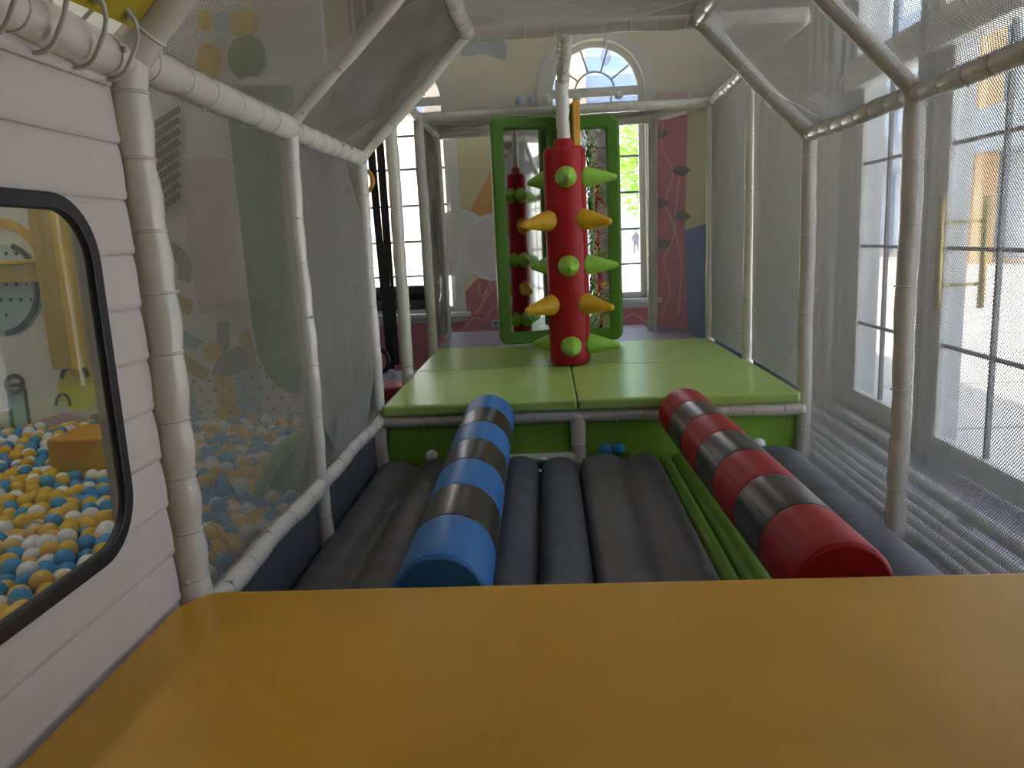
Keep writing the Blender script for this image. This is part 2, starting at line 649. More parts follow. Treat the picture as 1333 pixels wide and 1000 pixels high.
side_window('window_3', 5.05, 6.05, FLOOR + .06, (5.55,), (.42, -.17, -.74))
dr = side_window('door_1', 3.35, 4.79, FLOOR + .02, (3.72, 4.18), (.42, -.17, -.74), True)
for sx, xx in ((-1, WX + .03), (1, WX + .28)):
    yb = 4.66
    h = mk('door_handle', loft([(xx, yb, .12), (xx, yb, -.52)], .020, 12), 'brass', dr, smooth=True)
    for z in (-.02, -.38):
        mk('handle_bracket', cyl((WX + .10, yb, z), (xx, yb, z), .010, 10), 'brass', h, smooth=True)
side_window('window_4', 1.2, 2.9, FLOOR + .06, (1.63, 2.05, 2.48), (.42, -.17, -.74))
struct('baseboard_right', box(WX - .03, WX, -4.5, 3.27, FLOOR, FLOOR + .10), 'trim')

# tubular radiator along the window wall
r = root('radiator', (1.85, 3.6, FLOOR), 'long white radiator of horizontal tubes between the net and the glazed door', 'radiator')
for k in range(4):
    x = 1.52 + k * .055
    mk('tube', loft([(x, 2.2, -1.32 + .012 * k), (x, 5.6, -1.32 + .012 * k)], .024, 10), 'radiator', r, smooth=True)
mk('tube', loft([(1.84, 2.2, -1.30), (1.84, 5.6, -1.30)], .035, 14), 'radiator', r, smooth=True)
for y in (2.25, 3.4, 4.6, 5.55):
    mk('bracket', box(1.50, 1.86, y - .02, y + .02, FLOOR, -1.33), 'radiator', r)

# ------------------------------------------------------------------ outside
GZ = -1.5
struct('ground_outside', box(WX + .3, 60, -25, 90, GZ - .1, GZ), 'paving')
struct('ground_outside', box(-50, WX + .3, BY + .35, 90, GZ - .1, GZ), 'paving')
v = []
for k in range(20):
    y = 4 + k * 1.6
    v.append(box(WX + .4, 15, y - .02, y + .02, GZ, GZ + .004))
for k in range(12):
    y = 12 + k * 3
    v.append(box(-6, 2.4, y - .03, y + .03, GZ, GZ + .004))
tag(mk('paving_joints', join(*v), 'paving_joint'), 'thin grey joint lines across the bright paving outside', 'paving', kind='stuff')

r = root('street_building', (15.5, 24, GZ), 'pale blue-grey building across the paving with a dark canopy and timber columns', 'building')
mk('wall', box(15.02, 22, 8, 60, GZ, 14), 'facade', r)
mk('canopy', box(13.6, 15, 8, 60, 2.0, 3.3), 'facade_dark', r)
mk('plinth', box(14.9, 15, 8, 60, GZ, GZ + .18), 'brick_warm', r)
for k in range(26):
    y = 9 + k * 2
    mk('mullion', box(14.9, 15.02, y - .05, y + .05, GZ, 2.0), 'facade_line', r)
    mk('mullion', box(14.9, 15.02, y - .05, y + .05, 3.3, 13.5), 'facade_line', r)
for z in (5.2, 7.6, 10.0):
    mk('floor_band', box(14.88, 15.02, 8, 60, z, z + .5), 'facade_line', r)
for y in (14, 20, 26.3, 27.2, 40):
    mk('column', box(13.9, 14.4, y - .22, y + .22, GZ, 13.5), 'facade_wood', r)

r = root('office_building', (3, 62, GZ), 'pale glass office building with horizontal bands behind the arched window', 'building')
mk('wall', box(-6, 13, 62, 70, GZ, 28), 'facade_glass', r)
for k in range(20):
    z = 1.0 + k * 1.35
    mk('floor_band', box(-6.05, 13.05, 61.9, 62, z, z + .25), 'facade', r)
mk('corner_pier', box(1.2, 3.4, 61.6, 62, GZ, 28), 'brick_warm', r)
r = root('warm_building', (-12, 40, GZ), 'sandy brick building outside the window behind the black straps', 'building')
mk('wall', box(-24, -5.6, 40, 48, GZ + .01, 14), 'brick_warm', r)
for k in range(7):
    for j in range(4):
        f = mk('window', box(-23 + k * 2.6, -21.4 + k * 2.6, 39.9, 40.05, .2 + j * 3, 1.9 + j * 3), 'trim', r)
        mk('pane', box(-22.9 + k * 2.6, -21.5 + k * 2.6, 39.86, 39.9, .3 + j * 3, 1.8 + j * 3), 'facade_glass', f)
mk('shop_sign', box(-9.0, -8.2, 39.7, 39.85, 5.2, 7.2), 'blue_vinyl', r)

# trees behind the arched window
def tree(x, y, h, label):
    t = root('street_tree', (x, y, GZ), label, 'tree')
    mk('trunk', loft([(x, y, GZ), (x + .1, y, GZ + h * .3), (x, y, GZ + h * .6)], [.13, .1, .05], 8), 'bark', t, smooth=True)
    vs, fs = [], []
    for i in range(2600):
        d = Vector((random.gauss(0, 1), random.gauss(0, 1), random.gauss(0, 1))).normalized() * (random.random() ** .4)
        c = Vector((x, y, GZ + h * .66)) + Vector((d.x * h * .25, d.y * h * .25, d.z * h * .30))
        _, u, q = frame_of((random.uniform(-1, 1), random.uniform(-1, 1), random.uniform(-.3, 1)))
        s = random.uniform(.05, .10)
        n = len(vs)
        vs += [c - u * s, c + q * s * .5, c + u * s, c - q * s * .5]
        fs.append((n, n + 1, n + 2, n + 3))
    mk('foliage', (vs, fs), 'leaf', t)


tree(2.62, 19, 4.8, 'leafy green street tree directly outside the arched window')
tree(5.2, 24, 4.6, 'leafy green street tree farther out beside the office building')

# a person walking outside
def person(x, y, label):
    J = [(0, 0, .93), (0, 0, 1.15), (0, .01, 1.40), (0, -.02, 1.50), (0, -.05, 1.62), (0, -.06, 1.72),
         (.17, 0, 1.38), (.22, .02, 1.12), (.20, -.10, .90), (-.17, 0, 1.38), (-.21, .03, 1.12), (-.17, -.14, .98),
         (.09, 0, .90), (.10, -.08, .50), (.10, -.02, .08), (.11, -.16, .03),
         (-.09, 0, .90), (-.10, .06, .50), (-.10, .16, .09), (-.11, .04, .03)]
    E_ = [(0, 1), (1, 2), (2, 3), (3, 4), (4, 5), (2, 6), (6, 7), (7, 8), (2, 9), (9, 10), (10, 11),
          (0, 12), (12, 13), (13, 14), (14, 15), (0, 16), (16, 17), (17, 18), (18, 19)]
    Rr = [.15, .14, .16, .06, .09, .08, .07, .05, .035, .07, .05, .035, .09, .065, .045, .04, .09, .065, .045, .04]
    r = root('person', (x, y, GZ), label, 'person')
    me = bpy.data.meshes.new('body')
    me.from_pydata([Vector(j) for j in J], E_, [])
    me.materials.append(M['cloth_dark'])
    o = bpy.data.objects.new('body', me)
    C.objects.link(o)
    o.parent = r
    md = o.modifiers.new('skin', 'SKIN')
    for i, sv in enumerate(me.skin_vertices[0].data):
        sv.radius = (Rr[i], Rr[i] * .8)
        sv.use_root = (i == 0)
    o.modifiers.new('sub', 'SUBSURF').levels = 1
    WL[o] = Vector((x, y, GZ))
    hv = []
    c = Vector((x, y - .06, GZ + 1.70))
    mk('hair', loft([c + Vector((0, .03, -.05)), c + Vector((0, .02, 0)), c + Vector((0, .01, .06)), c + Vector((0, 0, .10))], [.085, .10, .08, .02], 12), 'hair', r, smooth=True)
    mk('face', loft([c + Vector((0, -.05, -.12)), c + Vector((0, -.055, -.06)), c + Vector((0, -.05, .0))], [.04, .07, .06], 12), 'skin', r, smooth=True)


pp = ray(828, 315)
pp = pp * (47 / pp.y)
person(pp.x, 47, 'distant person in dark clothes walking on the paving outside the arched window')
r = root('litter_bin', (pp.x - .5, 30, GZ), 'small white litter bin on the paving outside the arched window', 'bin')
mk('body', loft([(pp.x - 1.6, 30, GZ), (pp.x - 1.6, 30, GZ + .75)], .28, 12), 'facade_dark', r)
mk('lid', loft([(pp.x - 1.6, 30, GZ + .75), (pp.x - 1.6, 30, GZ + .9)], [.31, .2], 12), 'trim', r)

# ------------------------------------------------------------------ added ceiling fill lamps, then the pendant bulb
k = 0
for x, y, lab in ((-3.2, 1.2, 'over the near end of the ball pit'), (-3.2, 4.0, 'over the far end of the ball pit')):
    r = root('fill_lamp', (x, y, 2.9), 'flat square fill lamp panel added ' + lab, 'lamp', 'added ceiling fill lamps')  # panels added to brighten the left side of the hall
    mk('housing', box(x - .32, x + .32, y - .32, y + .32, 2.93, 3.0), 'trim', r)
    mk('diffuser', box(x - .29, x + .29, y - .29, y + .29, 2.915, 2.93), 'fill_diffuser', r)
    d = bpy.data.lights.new('fill_light', 'AREA')
    d.size = .58
    d.energy = 9
    d.color = (1, .96, .90)
    o = bpy.data.objects.new('fill_light', d)
    C.objects.link(o)
    o.parent = r
    o.location = (0, 0, .0)

r = root('pendant_lamp', (.62, 7.75, 1.55), 'small clear glass pendant bulb hanging before the arched window', 'lamp')
mk('cord', cyl((.62, 7.75, 3.0), (.62, 7.75, 1.80), .004, 6), 'print_grey', r)
mk('socket', cyl((.62, 7.75, 1.80), (.62, 7.75, 1.73), .018, 10), 'white_plastic', r)
mk('bulb', loft([(.62, 7.75, z) for z in (1.74, 1.70, 1.65, 1.60, 1.56)], [.016, .035, .05, .045, .01], 12), 'bulb_glass', r, smooth=True)

# ------------------------------------------------------------------ padded pipe frame
frame = root('play_frame', (.2, 3.2, FLOOR), 'white vinyl padded pipe frame of the play structure around the cushion pit', 'frame')
tie_vf = ring((0, 0, 0), (0, 0, 1), 1.0, .075, 20, 5)
tie_me = bpy.data.meshes.new('cable_tie')
tie_me.from_pydata([Vector((v.x, v.y, v.z * 1.4)) for v in tie_vf[0]], [], tie_vf[1])
b_ = box(.98, 1.22, -.14, .14, -.12, .12)
tb = bmesh.new()
tb.from_mesh(tie_me)
vv = [tb.verts.new(p) for p in b_[0]]
for f in b_[1]:
    tb.faces.new([vv[i] for i in f])
tb.to_mesh(tie_me)
tb.free()
tie_me.polygons.foreach_set('use_smooth', [True] * len(tie_me.polygons))
tie_me.materials.append(M['tie'])


def pipe(name, p0, p1, r=.043, ties=.17, bulge=.10, wob=0.0, seed=0, ph=.5, ends=True):
    p0, p1 = Vector(p0), Vector(p1)
    L = (p1 - p0).length
    d, u, v = frame_of(p1 - p0)
    n = max(4, int(L / .022))
    rnd = random.Random(seed + int(L * 1000))
    tpos = []
    t = ties * ph
    while t < L - .04:
        tpos.append(t)
        t += ties * rnd.uniform(.85, 1.15)
    path, rad = [], []
    for i in range(n + 1):
        s = L * i / n
        near = min([abs(s - q) for q in tpos] + [9])
        f = 1 + bulge * (min(near / (ties * .5), 1) ** .6 - .55) if tpos else 1
        off = u * (wob * math.sin(s * 9.1 + seed)) + v * (wob * math.sin(s * 7.3 + 1.3 * seed + 1))
        path.append(p0 + d * s + off)
        rad.append(r * f)

    def rf(i, a):
        return 1 + .035 * noise.noise(Vector((math.cos(a) * 1.5, math.sin(a) * 1.5, i * .12 + seed * 3.1)))
    o = mk(name, loft(path, rad, 16, rfun=rf), 'white_vinyl', frame, smooth=True)
    for s in tpos:
        i = min(n, int(round(s / L * n)))
        t = bpy.data.objects.new('cable_tie', tie_me)
        C.objects.link(t)
        t.parent = o
        q = Matrix((u, v, d)).transposed().to_4x4()
        t.matrix_local = Matrix.Translation(path[i] - WL[frame]) @ q @ Matrix.Rotation(rnd.uniform(0, 6.28), 4, 'Z') @ Matrix.Diagonal((rad[i] * 1.0, rad[i] * 1.0, rad[i] * .9, 1))
    return o


zf = FLOOR
pipe('post', (XL, Y0, zf), (XL, Y0, ZB + .03), .050, .155, .20, .006, 1)
pipe('post', (XL, Y1, zf), (XL, Y1, ZB), .037, .20, .16, .005, 2)
pipe('post', (XL, Y2, zf), (XL, Y2, ZB), .038, .20, .12, .003, 3)
pipe('post', (XR, Y1, zf), (XR, Y1, ZB), .039, .22, .10, .002, 4)
pipe('post', (XR, Y2, zf), (XR, Y2, ZB), .040, .20, .10, .002, 5)
pipe('post', (XR, Y0, zf), (XR, Y0, ZB), .046, .22, .10, .002, 6)
pipe('post', (XL - .01, Y3 - .06, zf), (XL - .01, Y3 - .06, ZR), .043, .22, .10, .002, 7)
pipe('post', (XL - .02, Y4, zf), (XL - .02, Y4, ZR), .043, .22, .10, .002, 8)
pipe('post', (1.40, Y3 + .05, zf), (1.42, Y3 + .05, ZR), .040, .22, .10, .002, 9)
pipe('post', (1.38, Y4, zf), (1.40, Y4, ZR), .040, .22, .10, .002, 10)
pipe('post', (XL - .03, Y5, zf), (XL - .03, Y5, ZR), .038, .22, .10, .002, 11)
pipe('post', (.99, Y5 - .4, zf), (1.02, Y5 - .4, ZR), .045, .22, .10, .002, 12)
pipe('post', (.145, Y2, zf), (.145, Y2, ZL), .044, .16, .10, .002, 13)
# long beams
pipe('beam', (XL, .2, ZB + .03), (XL, Y0, ZB - .005), .047, .3, .08, .003, 20)
pipe('beam', (XL, Y0, ZB + .01), (XL, Y1, ZB), .050, .19, .10, .003, 21)
pipe('beam', (XL, Y1, ZB), (XL, Y2, ZB), .045, .17, .08, .003, 22)
pipe('beam', (XL, Y0 - .1, ZL), (XL, Y1, ZL), .036, .20, .16, .004, 23)
pipe('beam', (XL, Y1, ZL), (XL, Y2, ZL), .035, .18, .14, .004, 24)
pipe('beam', (XR, .2, ZB), (XR, Y1, ZB), .038, .16, .08, .003, 25)
pipe('beam', (XR, Y1, ZB), (XR, Y2, ZB), .038, .16, .08, .003, 26)
pipe('beam', (XTL, .2, ZT), (XTL, Y2, ZT), .042, .2, .12, .003, 27)
pipe('beam', (XTR, .2, ZT), (XTR, Y2, ZT), .042, .2, .12, .003, 28)
# sloping roof ribs
for k, (yy, rr) in enumerate(((Y0, .050), (Y1, .033), (Y2, .041))):
    pipe('roof_rib', (XL, yy, ZB), (XTL, yy, ZT), rr, .20, .12, .003, 30 + k)
    pipe('roof_rib', (XR, yy, ZB), (XTR, yy, ZT), rr, .22, .08, .003, 40 + k)
    pipe('ridge_beam', (XTL, yy, ZT), (XTR, yy, ZT), .040, .14, .08, .002, 50 + k)
# platform rails
pipe('deck_rail', (XL, Y2, ZL - .01), (.145, Y2, ZL - .01), .044, .16, .07, .002, 60)
pipe('deck_rail', (.145, Y2, ZL - .01), (XR, Y2, ZL - .01), .044, .16, .07, .002, 61)
pipe('lower_rail', (-.36, Y2 - .01, -1.262), (.12, Y2 - .01, -1.262), .03, .18, .05, .002, 62)
# rear bay roof
pipe('roof_beam', (XL - .02, Y2 + .1, ZT), (XL - .02, Y4, ZR), .040, .15, .08, .002, 63)
pipe('roof_beam', (XR - .02, Y2 + .1, ZT), (1.40, Y4, ZR), .040, .12, .10, .002, 64)
pipe('roof_beam', (.14, Y2, ZT), (.17, Y4, ZR), .040, .12, .08, .002, 65)
pipe('ridge_beam', (XL - .02, Y4, ZR), (1.40, Y4, ZR), .042, .16, .07, .002, 66)
pipe('ridge_beam', (XL - .02, Y2 + .03, ZT), (XTL, Y2 + .03, ZT), .038, .16, .07, .002, 67)
pipe('ridge_beam', (XTR, Y2 + .03, ZT), (XR - .02, Y2 + .03, ZT), .038, .16, .07, .002, 68)
pipe('roof_beam', (XL - .02, Y4, ZR), (XL - .03, Y5, ZR), .040, .2, .08, .002, 69)
pipe('roof_beam', (1.40, Y4, ZR), (1.02, Y5 - .4, ZR), .040, .2, .08, .002, 70)
pipe('ridge_beam', (XL - .03, Y5, ZR), (1.02, Y5 - .4, ZR), .040, .2, .07, .002, 71)


# ------------------------------------------------------------------ nets of real thread
def net(name, poly, label, pitch=.0095, r=.0016, sag=.010, material='net', seed=0, segs=.25, ang=45, flat=False):
    P = [Vector(p) for p in poly]
    o0 = P[0]
    u = (P[1] - P[0]).normalized()
    nn = Vector((0, 0, 0))
    for i in range(len(P)):
        nn += (P[i] - P[0]).cross(P[(i + 1) % len(P)] - P[0])
    nn.normalize()
    v = nn.cross(u)
    Q = [((p - o0).dot(u), (p - o0).dot(v)) for p in P]
    cx = sum(q[0] for q in Q) / len(Q)
    cy = sum(q[1] for q in Q) / len(Q)
    vs, fs = [], []
    rnd = random.Random(seed)

    def edge_w(a, b):
        m = 9
        for i in range(len(Q)):
            x0, y0 = Q[i]
            x1, y1 = Q[(i + 1) % len(Q)]
            l = math.hypot(x1 - x0, y1 - y0) or 1
            m = min(m, abs((a - x0) * (y1 - y0) - (b - y0) * (x1 - x0)) / l)
        return min(1, m / .15)

    def disp(a, b):
        return sag * edge_w(a, b) * (noise.noise(Vector((a * 2.2, b * 1.2, seed * 5.7))))
    for sgn in (1, -1):
        th = math.radians(ang) * sgn
        dx, dy = math.cos(th), math.sin(th)
        nx, ny = -dy, dx
        proj_ = [q[0] * nx + q[1] * ny for q in Q]
        s = math.ceil(min(proj_) / pitch) * pitch
        while s < max(proj_):
            ts = []
            for i in range(len(Q)):
                a, b = proj_[i] - s, proj_[(i + 1) % len(Q)] - s
                if a * b < 0:
                    t = a / (a - b)
                    x = Q[i][0] + (Q[(i + 1) % len(Q)][0] - Q[i][0]) * t
                    y = Q[i][1] + (Q[(i + 1) % len(Q)][1] - Q[i][1]) * t
                    ts.append(x * dx + y * dy)
            s0 = s
            s += pitch
            if len(ts) < 2:
                continue
            a, b = min(ts), max(ts)
            if b - a < .01:
                continue
            m = max(1, int((b - a) / segs))
            base = len(vs)
            side = (u * nx + v * ny)
            for i in range(m + 1):
                t = a + (b - a) * i / m
                x, y = nx * s0 + dx * t, ny * s0 + dy * t
                c = o0 + u * x + v * y + nn * disp(x, y)
                vs += [c + side * r, c - side * r * .5 + nn * r * .87, c - side * r * .5 - nn * r * .87]
            for i in range(m):
                k0, k1 = base + i * 3, base + i * 3 + 3
                for k in range(3):
                    l = (k + 1) % 3
                    fs.append((k0 + k, k1 + k, k1 + l, k0 + l))
    o = mk(name, (vs, fs), material, smooth=True)
    tag(o, label, 'net', 'safety nets laced to the pipe frame')
    return o


e = .03
net('safety_net', [(XL, Y0 + e, ZL), (XL, Y1, ZL), (XL, Y1, ZB), (XL, Y0 + e, ZB)], 'net side panel between ball pit and cushion pit nearest the white ribbed wall', seed=1, sag=.012, r=.0013)
net('safety_net', [(XL, Y1, ZL), (XL, Y2, ZL), (XL, Y2, ZB), (XL, Y1, ZB)], 'net side panel of the cushion pit beside the green mats and hanging straps', seed=2, r=.002)
net('safety_net', [(XL, Y0, ZB), (XL, Y1, ZB), (XTL, Y1, ZT), (XTL, Y0, ZT)], 'sloping roof net above the ball pit side panel nearest the white wall', seed=3)
net('safety_net', [(XL, Y1, ZB), (XL, Y2, ZB), (XTL, Y2, ZT), (XTL, Y1, ZT)], 'sloping dark grey roof net on the ball pit side by the green mats', seed=4, r=.002)
net('safety_net', [(XR, .6, -1.3), (XR, Y1, -1.3), (XR, Y1, ZB), (XR, .6, ZB)], 'net side panel in front of the glazed door with pull handle', seed=5)
net('safety_net', [(XR, Y1, -1.3), (XR, Y2, -1.3), (XR, Y2, ZB), (XR, Y1, ZB)], 'net side panel in front of the narrow window and ribbed pilasters', seed=6)
net('safety_net', [(XR, .6, ZB), (XR, Y1, ZB), (XTR, Y1, ZT), (XTR, .6, ZT)], 'sloping roof net above the glazed door side panel', seed=7)
net('safety_net', [(XR, Y1, ZB), (XR, Y2, ZB), (XTR, Y2, ZT), (XTR, Y1, ZT)], 'sloping roof net above the pilasters on the window side', seed=8)
net('roof_net', [(XTL, .6, ZT + .02), (XTR, .6, ZT + .02), (XTR, Y2, ZT + .02), (XTL, Y2, ZT + .02)], 'flat fine white roof net over the cushion pit', pitch=.006, r=.0009, material='net_fine', seed=9)
net('roof_net', [(XL, Y2, ZT + .03), (.14, Y2, ZT + .03), (.16, Y4, ZR + .03), (XL, Y4, ZR + .03)], 'fine white roof net over the green mats on the strap side', pitch=.008, r=.0006, material='net_fine', seed=10, sag=.006)
net('roof_net', [(.14, Y2, ZT + .03), (XR, Y2, ZT + .03), (1.40, Y4, ZR + .03), (.16, Y4, ZR + .03)], 'fine white roof net over the green mats on the window side', pitch=.008, r=.0006, material='net_fine', seed=11, sag=.006)
net('roof_net', [(XL, Y4, ZR + .03), (1.40, Y4, ZR + .03), (1.02, Y5 - .4, ZR + .03), (XL - .03, Y5, ZR + .03)], 'bright fine white roof net over the grey floor before the mural', pitch=.006, r=.001, material='net_fine', seed=12, sag=.006)
net('safety_net', [(1.42, Y2 + .05, DECK), (1.42, Y3, DECK), (1.42, Y3, ZR), (1.42, Y2 + .05, ZR)], 'net side wall on the window side of the front green mat', seed=13)
net('safety_net', [(1.41, Y3 + .05, DECK), (1.39, Y4, DECK), (1.39, Y4, ZR), (1.41, Y3 + .05, ZR)], 'net side wall on the window side of the rear green mat', seed=14)
net('safety_net', [(XL - .02, Y4, DECK), (XL - .03, Y5, DECK), (XL - .03, Y5, ZR), (XL - .02, Y4, ZR)], 'bulging grey net side wall next to the grey floor by the mural', seed=15, sag=.05)
net('safety_net', [(1.38, Y4 + .02, DECK), (.99, Y5 - .38, DECK), (1.02, Y5 - .38, ZR), (1.40, Y4 + .02, ZR)], 'diagonal corner net in front of the red and blue mural', pitch=.008, r=.0009, seed=16)
net('safety_net', [(XL - .03, Y5, DECK), (.99, Y5 - .38, DECK), (1.02, Y5 - .38, ZR), (XL - .03, Y5, ZR)], 'thin end net in front of the cone mural', pitch=.010, r=.0006, seed=17, ang=45)
net('safety_net', [(-2.6, 7.2, FLOOR + .3), (-1.1, 7.2, FLOOR + .3), (-1.1, 7.2, ZT + .2), (-2.6, 7.2, ZT + .2)], 'net wall behind the black hanging straps in front of the window', pitch=.016, r=.0014, seed=18)

# ------------------------------------------------------------------ yellow platform in the foreground
r = root('yellow_platform', (.2, .7, FLOOR), 'large yellow vinyl platform pad facing the grey cushion pit', 'platform')
mk('pad', prism([(x, y, DECK - .09) for x, y in ((-1.018, -1.2), (1.40, -1.2), (1.40, 1.96), (-.935, 1.96), (-.965, 1.945), (-1.0, 1.90), (-1.018, 1.86))], (0, 0, .09)), 'yellow_vinyl', r, smooth=False, bevel=.022, bseg=4)
mk('base', box(-.95, 1.38, -1.2, 1.93, FLOOR, DECK - .09), 'platform', r)

# ------------------------------------------------------------------ white ribbed wall panel with window
PX = -1.022
WY0, WY1, WZ0, WZ1, WR = .74, 1.735, -.668, .124, .135
r = root('ribbed_panel', (PX, 1.0, FLOOR), 'white ribbed vinyl wall panel with a black-edged window into the ball pit', 'wall panel')


def hole_y(z):
    if z <= WZ0 or z >= WZ1:
        m = (WY0 + WY1) / 2
        return m, m
    dz = 0
    if z > WZ1 - WR:
        dz = z - (WZ1 - WR)
    elif z < WZ0 + WR:
        dz = (WZ0 + WR) - z
    ins = WR - math.sqrt(max(0, WR * WR - dz * dz))
    return WY0 + ins, WY1 - ins


SH = .132
z = -1.05
ya, yb = -.6, Y0 - .058
while z < ZB - .02:
    z1 = min(z + SH, ZB - .02)
    rows = [z + (z1 - z) * t for t in (0, .06, .12, .18, .3, .4, .5, .6, .7, .78, .85, .92, 1)]
    for edge in (WZ0, WZ1):
        if z < edge < z1:
            rows += [edge - 1e-4, edge + 1e-4, edge + (.01 if edge == WZ0 else -.01), edge + (.03 if edge == WZ0 else -.03)]
    rows = sorted(q for q in rows if z <= q <= z1)
    NS = 10
    cut = z < WZ1 and z1 > WZ0
    for side in ((0, 1) if cut else (2,)):
        vs, fs = [], []
        base = 0
        for q in rows:
            t = (q - z) / SH
            # soft clapboard: bottom lip proud, groove at the top
            x = PX + .006 * math.sin(PI * min(1, max(0, t))) ** .5 + .005 * (1 - t) - .008
            if t < .18:
                x += .003 * math.sin(PI * t / .18)
            a, b = hole_y(q)
            s0, s1 = ((ya, a), (b, yb), (ya, yb))[side]
            for k in range(NS + 1):
                y = s0 + (s1 - s0) * k / NS
                vs.append((x + .003 * noise.noise(Vector((y * 6, q * 9, 1))), y, q))
        for i in range(len(rows) - 1):
            for k in range(NS):
                p = base + i * (NS + 1) + k
                fs.append((p, p + 1, p + NS + 2, p + NS + 1))
        mk('siding_strip', (vs, fs), 'panel_vinyl', r, smooth=True)
    z = z1
bk = rrect(WY0 - .0, WY1 + .0, WZ0, WZ1, WR, 8)
outp = [(ya, -1.05), ]
mk('backing', join(box(PX - .05, PX - .012, ya, WY0 - .01, -1.05, ZB - .02), box(PX - .05, PX - .012, WY1 + .01, yb, -1.05, ZB - .02),
                   box(PX - .05, PX - .012, WY0 - .01, WY1 + .01, -1.05, WZ0 - .01), box(PX - .05, PX - .012, WY0 - .01, WY1 + .01, WZ1 + .01, ZB - .02)), 'panel_vinyl', r)
go = rrect(WY0 - .016, WY1 + .016, WZ0 - .016, WZ1 + .016, WR + .016, 10)
gi = rrect(WY0 + .020, WY1 - .020, WZ0 + .020, WZ1 - .020, WR - .02, 10)
mk('window_gasket', ringprism([(PX - .014, a, b) for a, b in go], [(PX - .014, a, b) for a, b in gi], (.022, 0, 0)), 'rubber', r, bevel=.005)
mk('window_pane', prism([(PX - .008, a, b) for a, b in rrect(WY0 + .01, WY1 - .01, WZ0 + .01, WZ1 - .01, WR - .01, 10)], (.005, 0, 0)), 'acrylic', r)

# yellow roof sheet with lacing above the ribbed panel
sl = Vector((XTL - XL, 0, ZT - ZB)).normalized()
pn = [Vector((XL, 1.25, ZB)) + sl * .055, Vector((XL, Y0 - .05, ZB)) + sl * .08, Vector((XL, Y0 - .05, ZB)) + sl * .8, Vector((XL, .3, ZB)) + sl * .8, Vector((XL, .3, ZB)) + sl * .06]
r = root('roof_sheet', pn[0], 'yellow vinyl roof sheet laced to the pipe above the ribbed wall panel', 'roof sheet')
nr = Vector((-sl.z, 0, sl.x)) * .006
mk('sheet', prism(pn, nr), 'yellow_top', r)
for yy in (1.32, 1.46, 1.60, 1.74, 1.87):
    c = Vector((XL, yy, ZB))
    mk('eyelet', ring(c + sl * .105 - nr, sl.cross(Vector((0, 1, 0))), .010, .004, 12, 6), 'steel', r)
    _, u, v = frame_of((0, 1, .0))
    pts = []
    for i in range(24):
        a = 2 * PI * i / 24
        q = u * math.cos(a) + v * math.sin(a)
        rr = .062 + .05 * max(0, q.dot(sl)) ** 3
        pts.append(c + q * rr + Vector((0, .022 * math.sin(a), 0)))
    mk('lacing', loft(pts, .0055, 6, closed=True), 'tie', r, smooth=True)

# ------------------------------------------------------------------ cushion pit
def lobes(xs, y0, y1, ztop, zbot, groove, wr, seed, ny=46, nx=14):
    """padded mat with rounded lobes between the x positions"""
    vs, fs = [], []
    cols = []
    for a, b in zip(xs[:-1], xs[1:]):
        for k in range(nx):
            t = k / nx
            cols.append((a + (b - a) * t, t))
    cols.append((xs[-1], 1))
    ncol = len(cols)
    for j in range(ny + 1):
        y = y0 + (y1 - y0) * j / ny
        e_ = min(1, min(j, ny - j) / 2.5)
        for i, (x, t) in enumerate(cols):
            h = (4 * t * (1 - t)) ** .34 if 0 < t < 1 else 0
            edge = (x == xs[0] or x == xs[-1])
            g = 0.0 if edge else groove
            zz = zbot + (ztop - zbot) * max(g, h) * (.72 + .28 * e_ ** .5) if not edge else zbot
            n_ = noise.noise(Vector((x * 4, y * 9, seed))) * .6 + noise.noise(Vector((x * 7, y * 24, seed + 4))) * .35
            vs.append((x, y, zz + (n_ * wr if not edge else 0)))
    for j in range(ny):
        for i in range(ncol - 1):
            p = j * ncol + i
            fs.append((p, p + 1, p + ncol + 1, p + ncol))
    n = len(vs)
    # closed underside and ends
    for j in (0, ny):
        ring_ = [j * ncol + i for i in range(ncol)]
        b0 = len(vs)
        vs += [(xs[0], y0 if j == 0 else y1, FLOOR), (xs[-1], y0 if j == 0 else y1, FLOOR)]
        fs.append(tuple(ring_ + [b0 + 1, b0]))
    fs.append((n, n + 1, n + 3, n + 2))
    L = [j * ncol for j in range(ny + 1)]
    Rr = [j * ncol + ncol - 1 for j in range(ny + 1)]
    fs.append(tuple(L + [n + 2, n]))
    fs.append(tuple(Rr + [n + 3, n + 1]))
    return vs, fs


YN, YF = 1.99, 4.315
CT, CB = -1.205, -1.33
cd = [('grey two-lobed floor cushion along the netted ball pit side', [-1.015, -.79, -.535], .6, 'cushion', CT),
      ('grey narrow floor cushion lying under the blue striped roller', [-.53, -.315], 0, 'cushion', CT - .01),
      ('grey floor cushion just past the blue roller with its white tag side', [-.31, -.085], 0, 'cushion_blue', CT),
      ('grey floor cushion between the tagged cushion and the wide double cushion', [-.08, .138], 0, 'cushion_blue', CT - .005),
      ('grey double-lobed floor cushion beside the green folded strip', [.143, .398, .595], .72, 'cushion', CT),
      ('blue-grey floor cushion between the red roller and the window net', [1.06, 1.385], 0, 'cushion_blue', CT + .02)]
for k, (lab, xs_, g, m_, zt) in enumerate(cd):
    o = mk('floor_cushion', lobes(xs_, YN, YF - (.0 if k != 3 else .02), zt, CB, g, .012, k * 7.3), m_, smooth=True)
    tag(o, lab, 'cushion', 'grey cushions in the pit')
o = mk('side_bolster', box(XL - .09, XL - .012, YN, YF, FLOOR, -1.045), 'cushion_blue', bevel=.03, bseg=4)
tag(o, 'dark upright bolster under the white rail on the ball pit side', 'bolster')
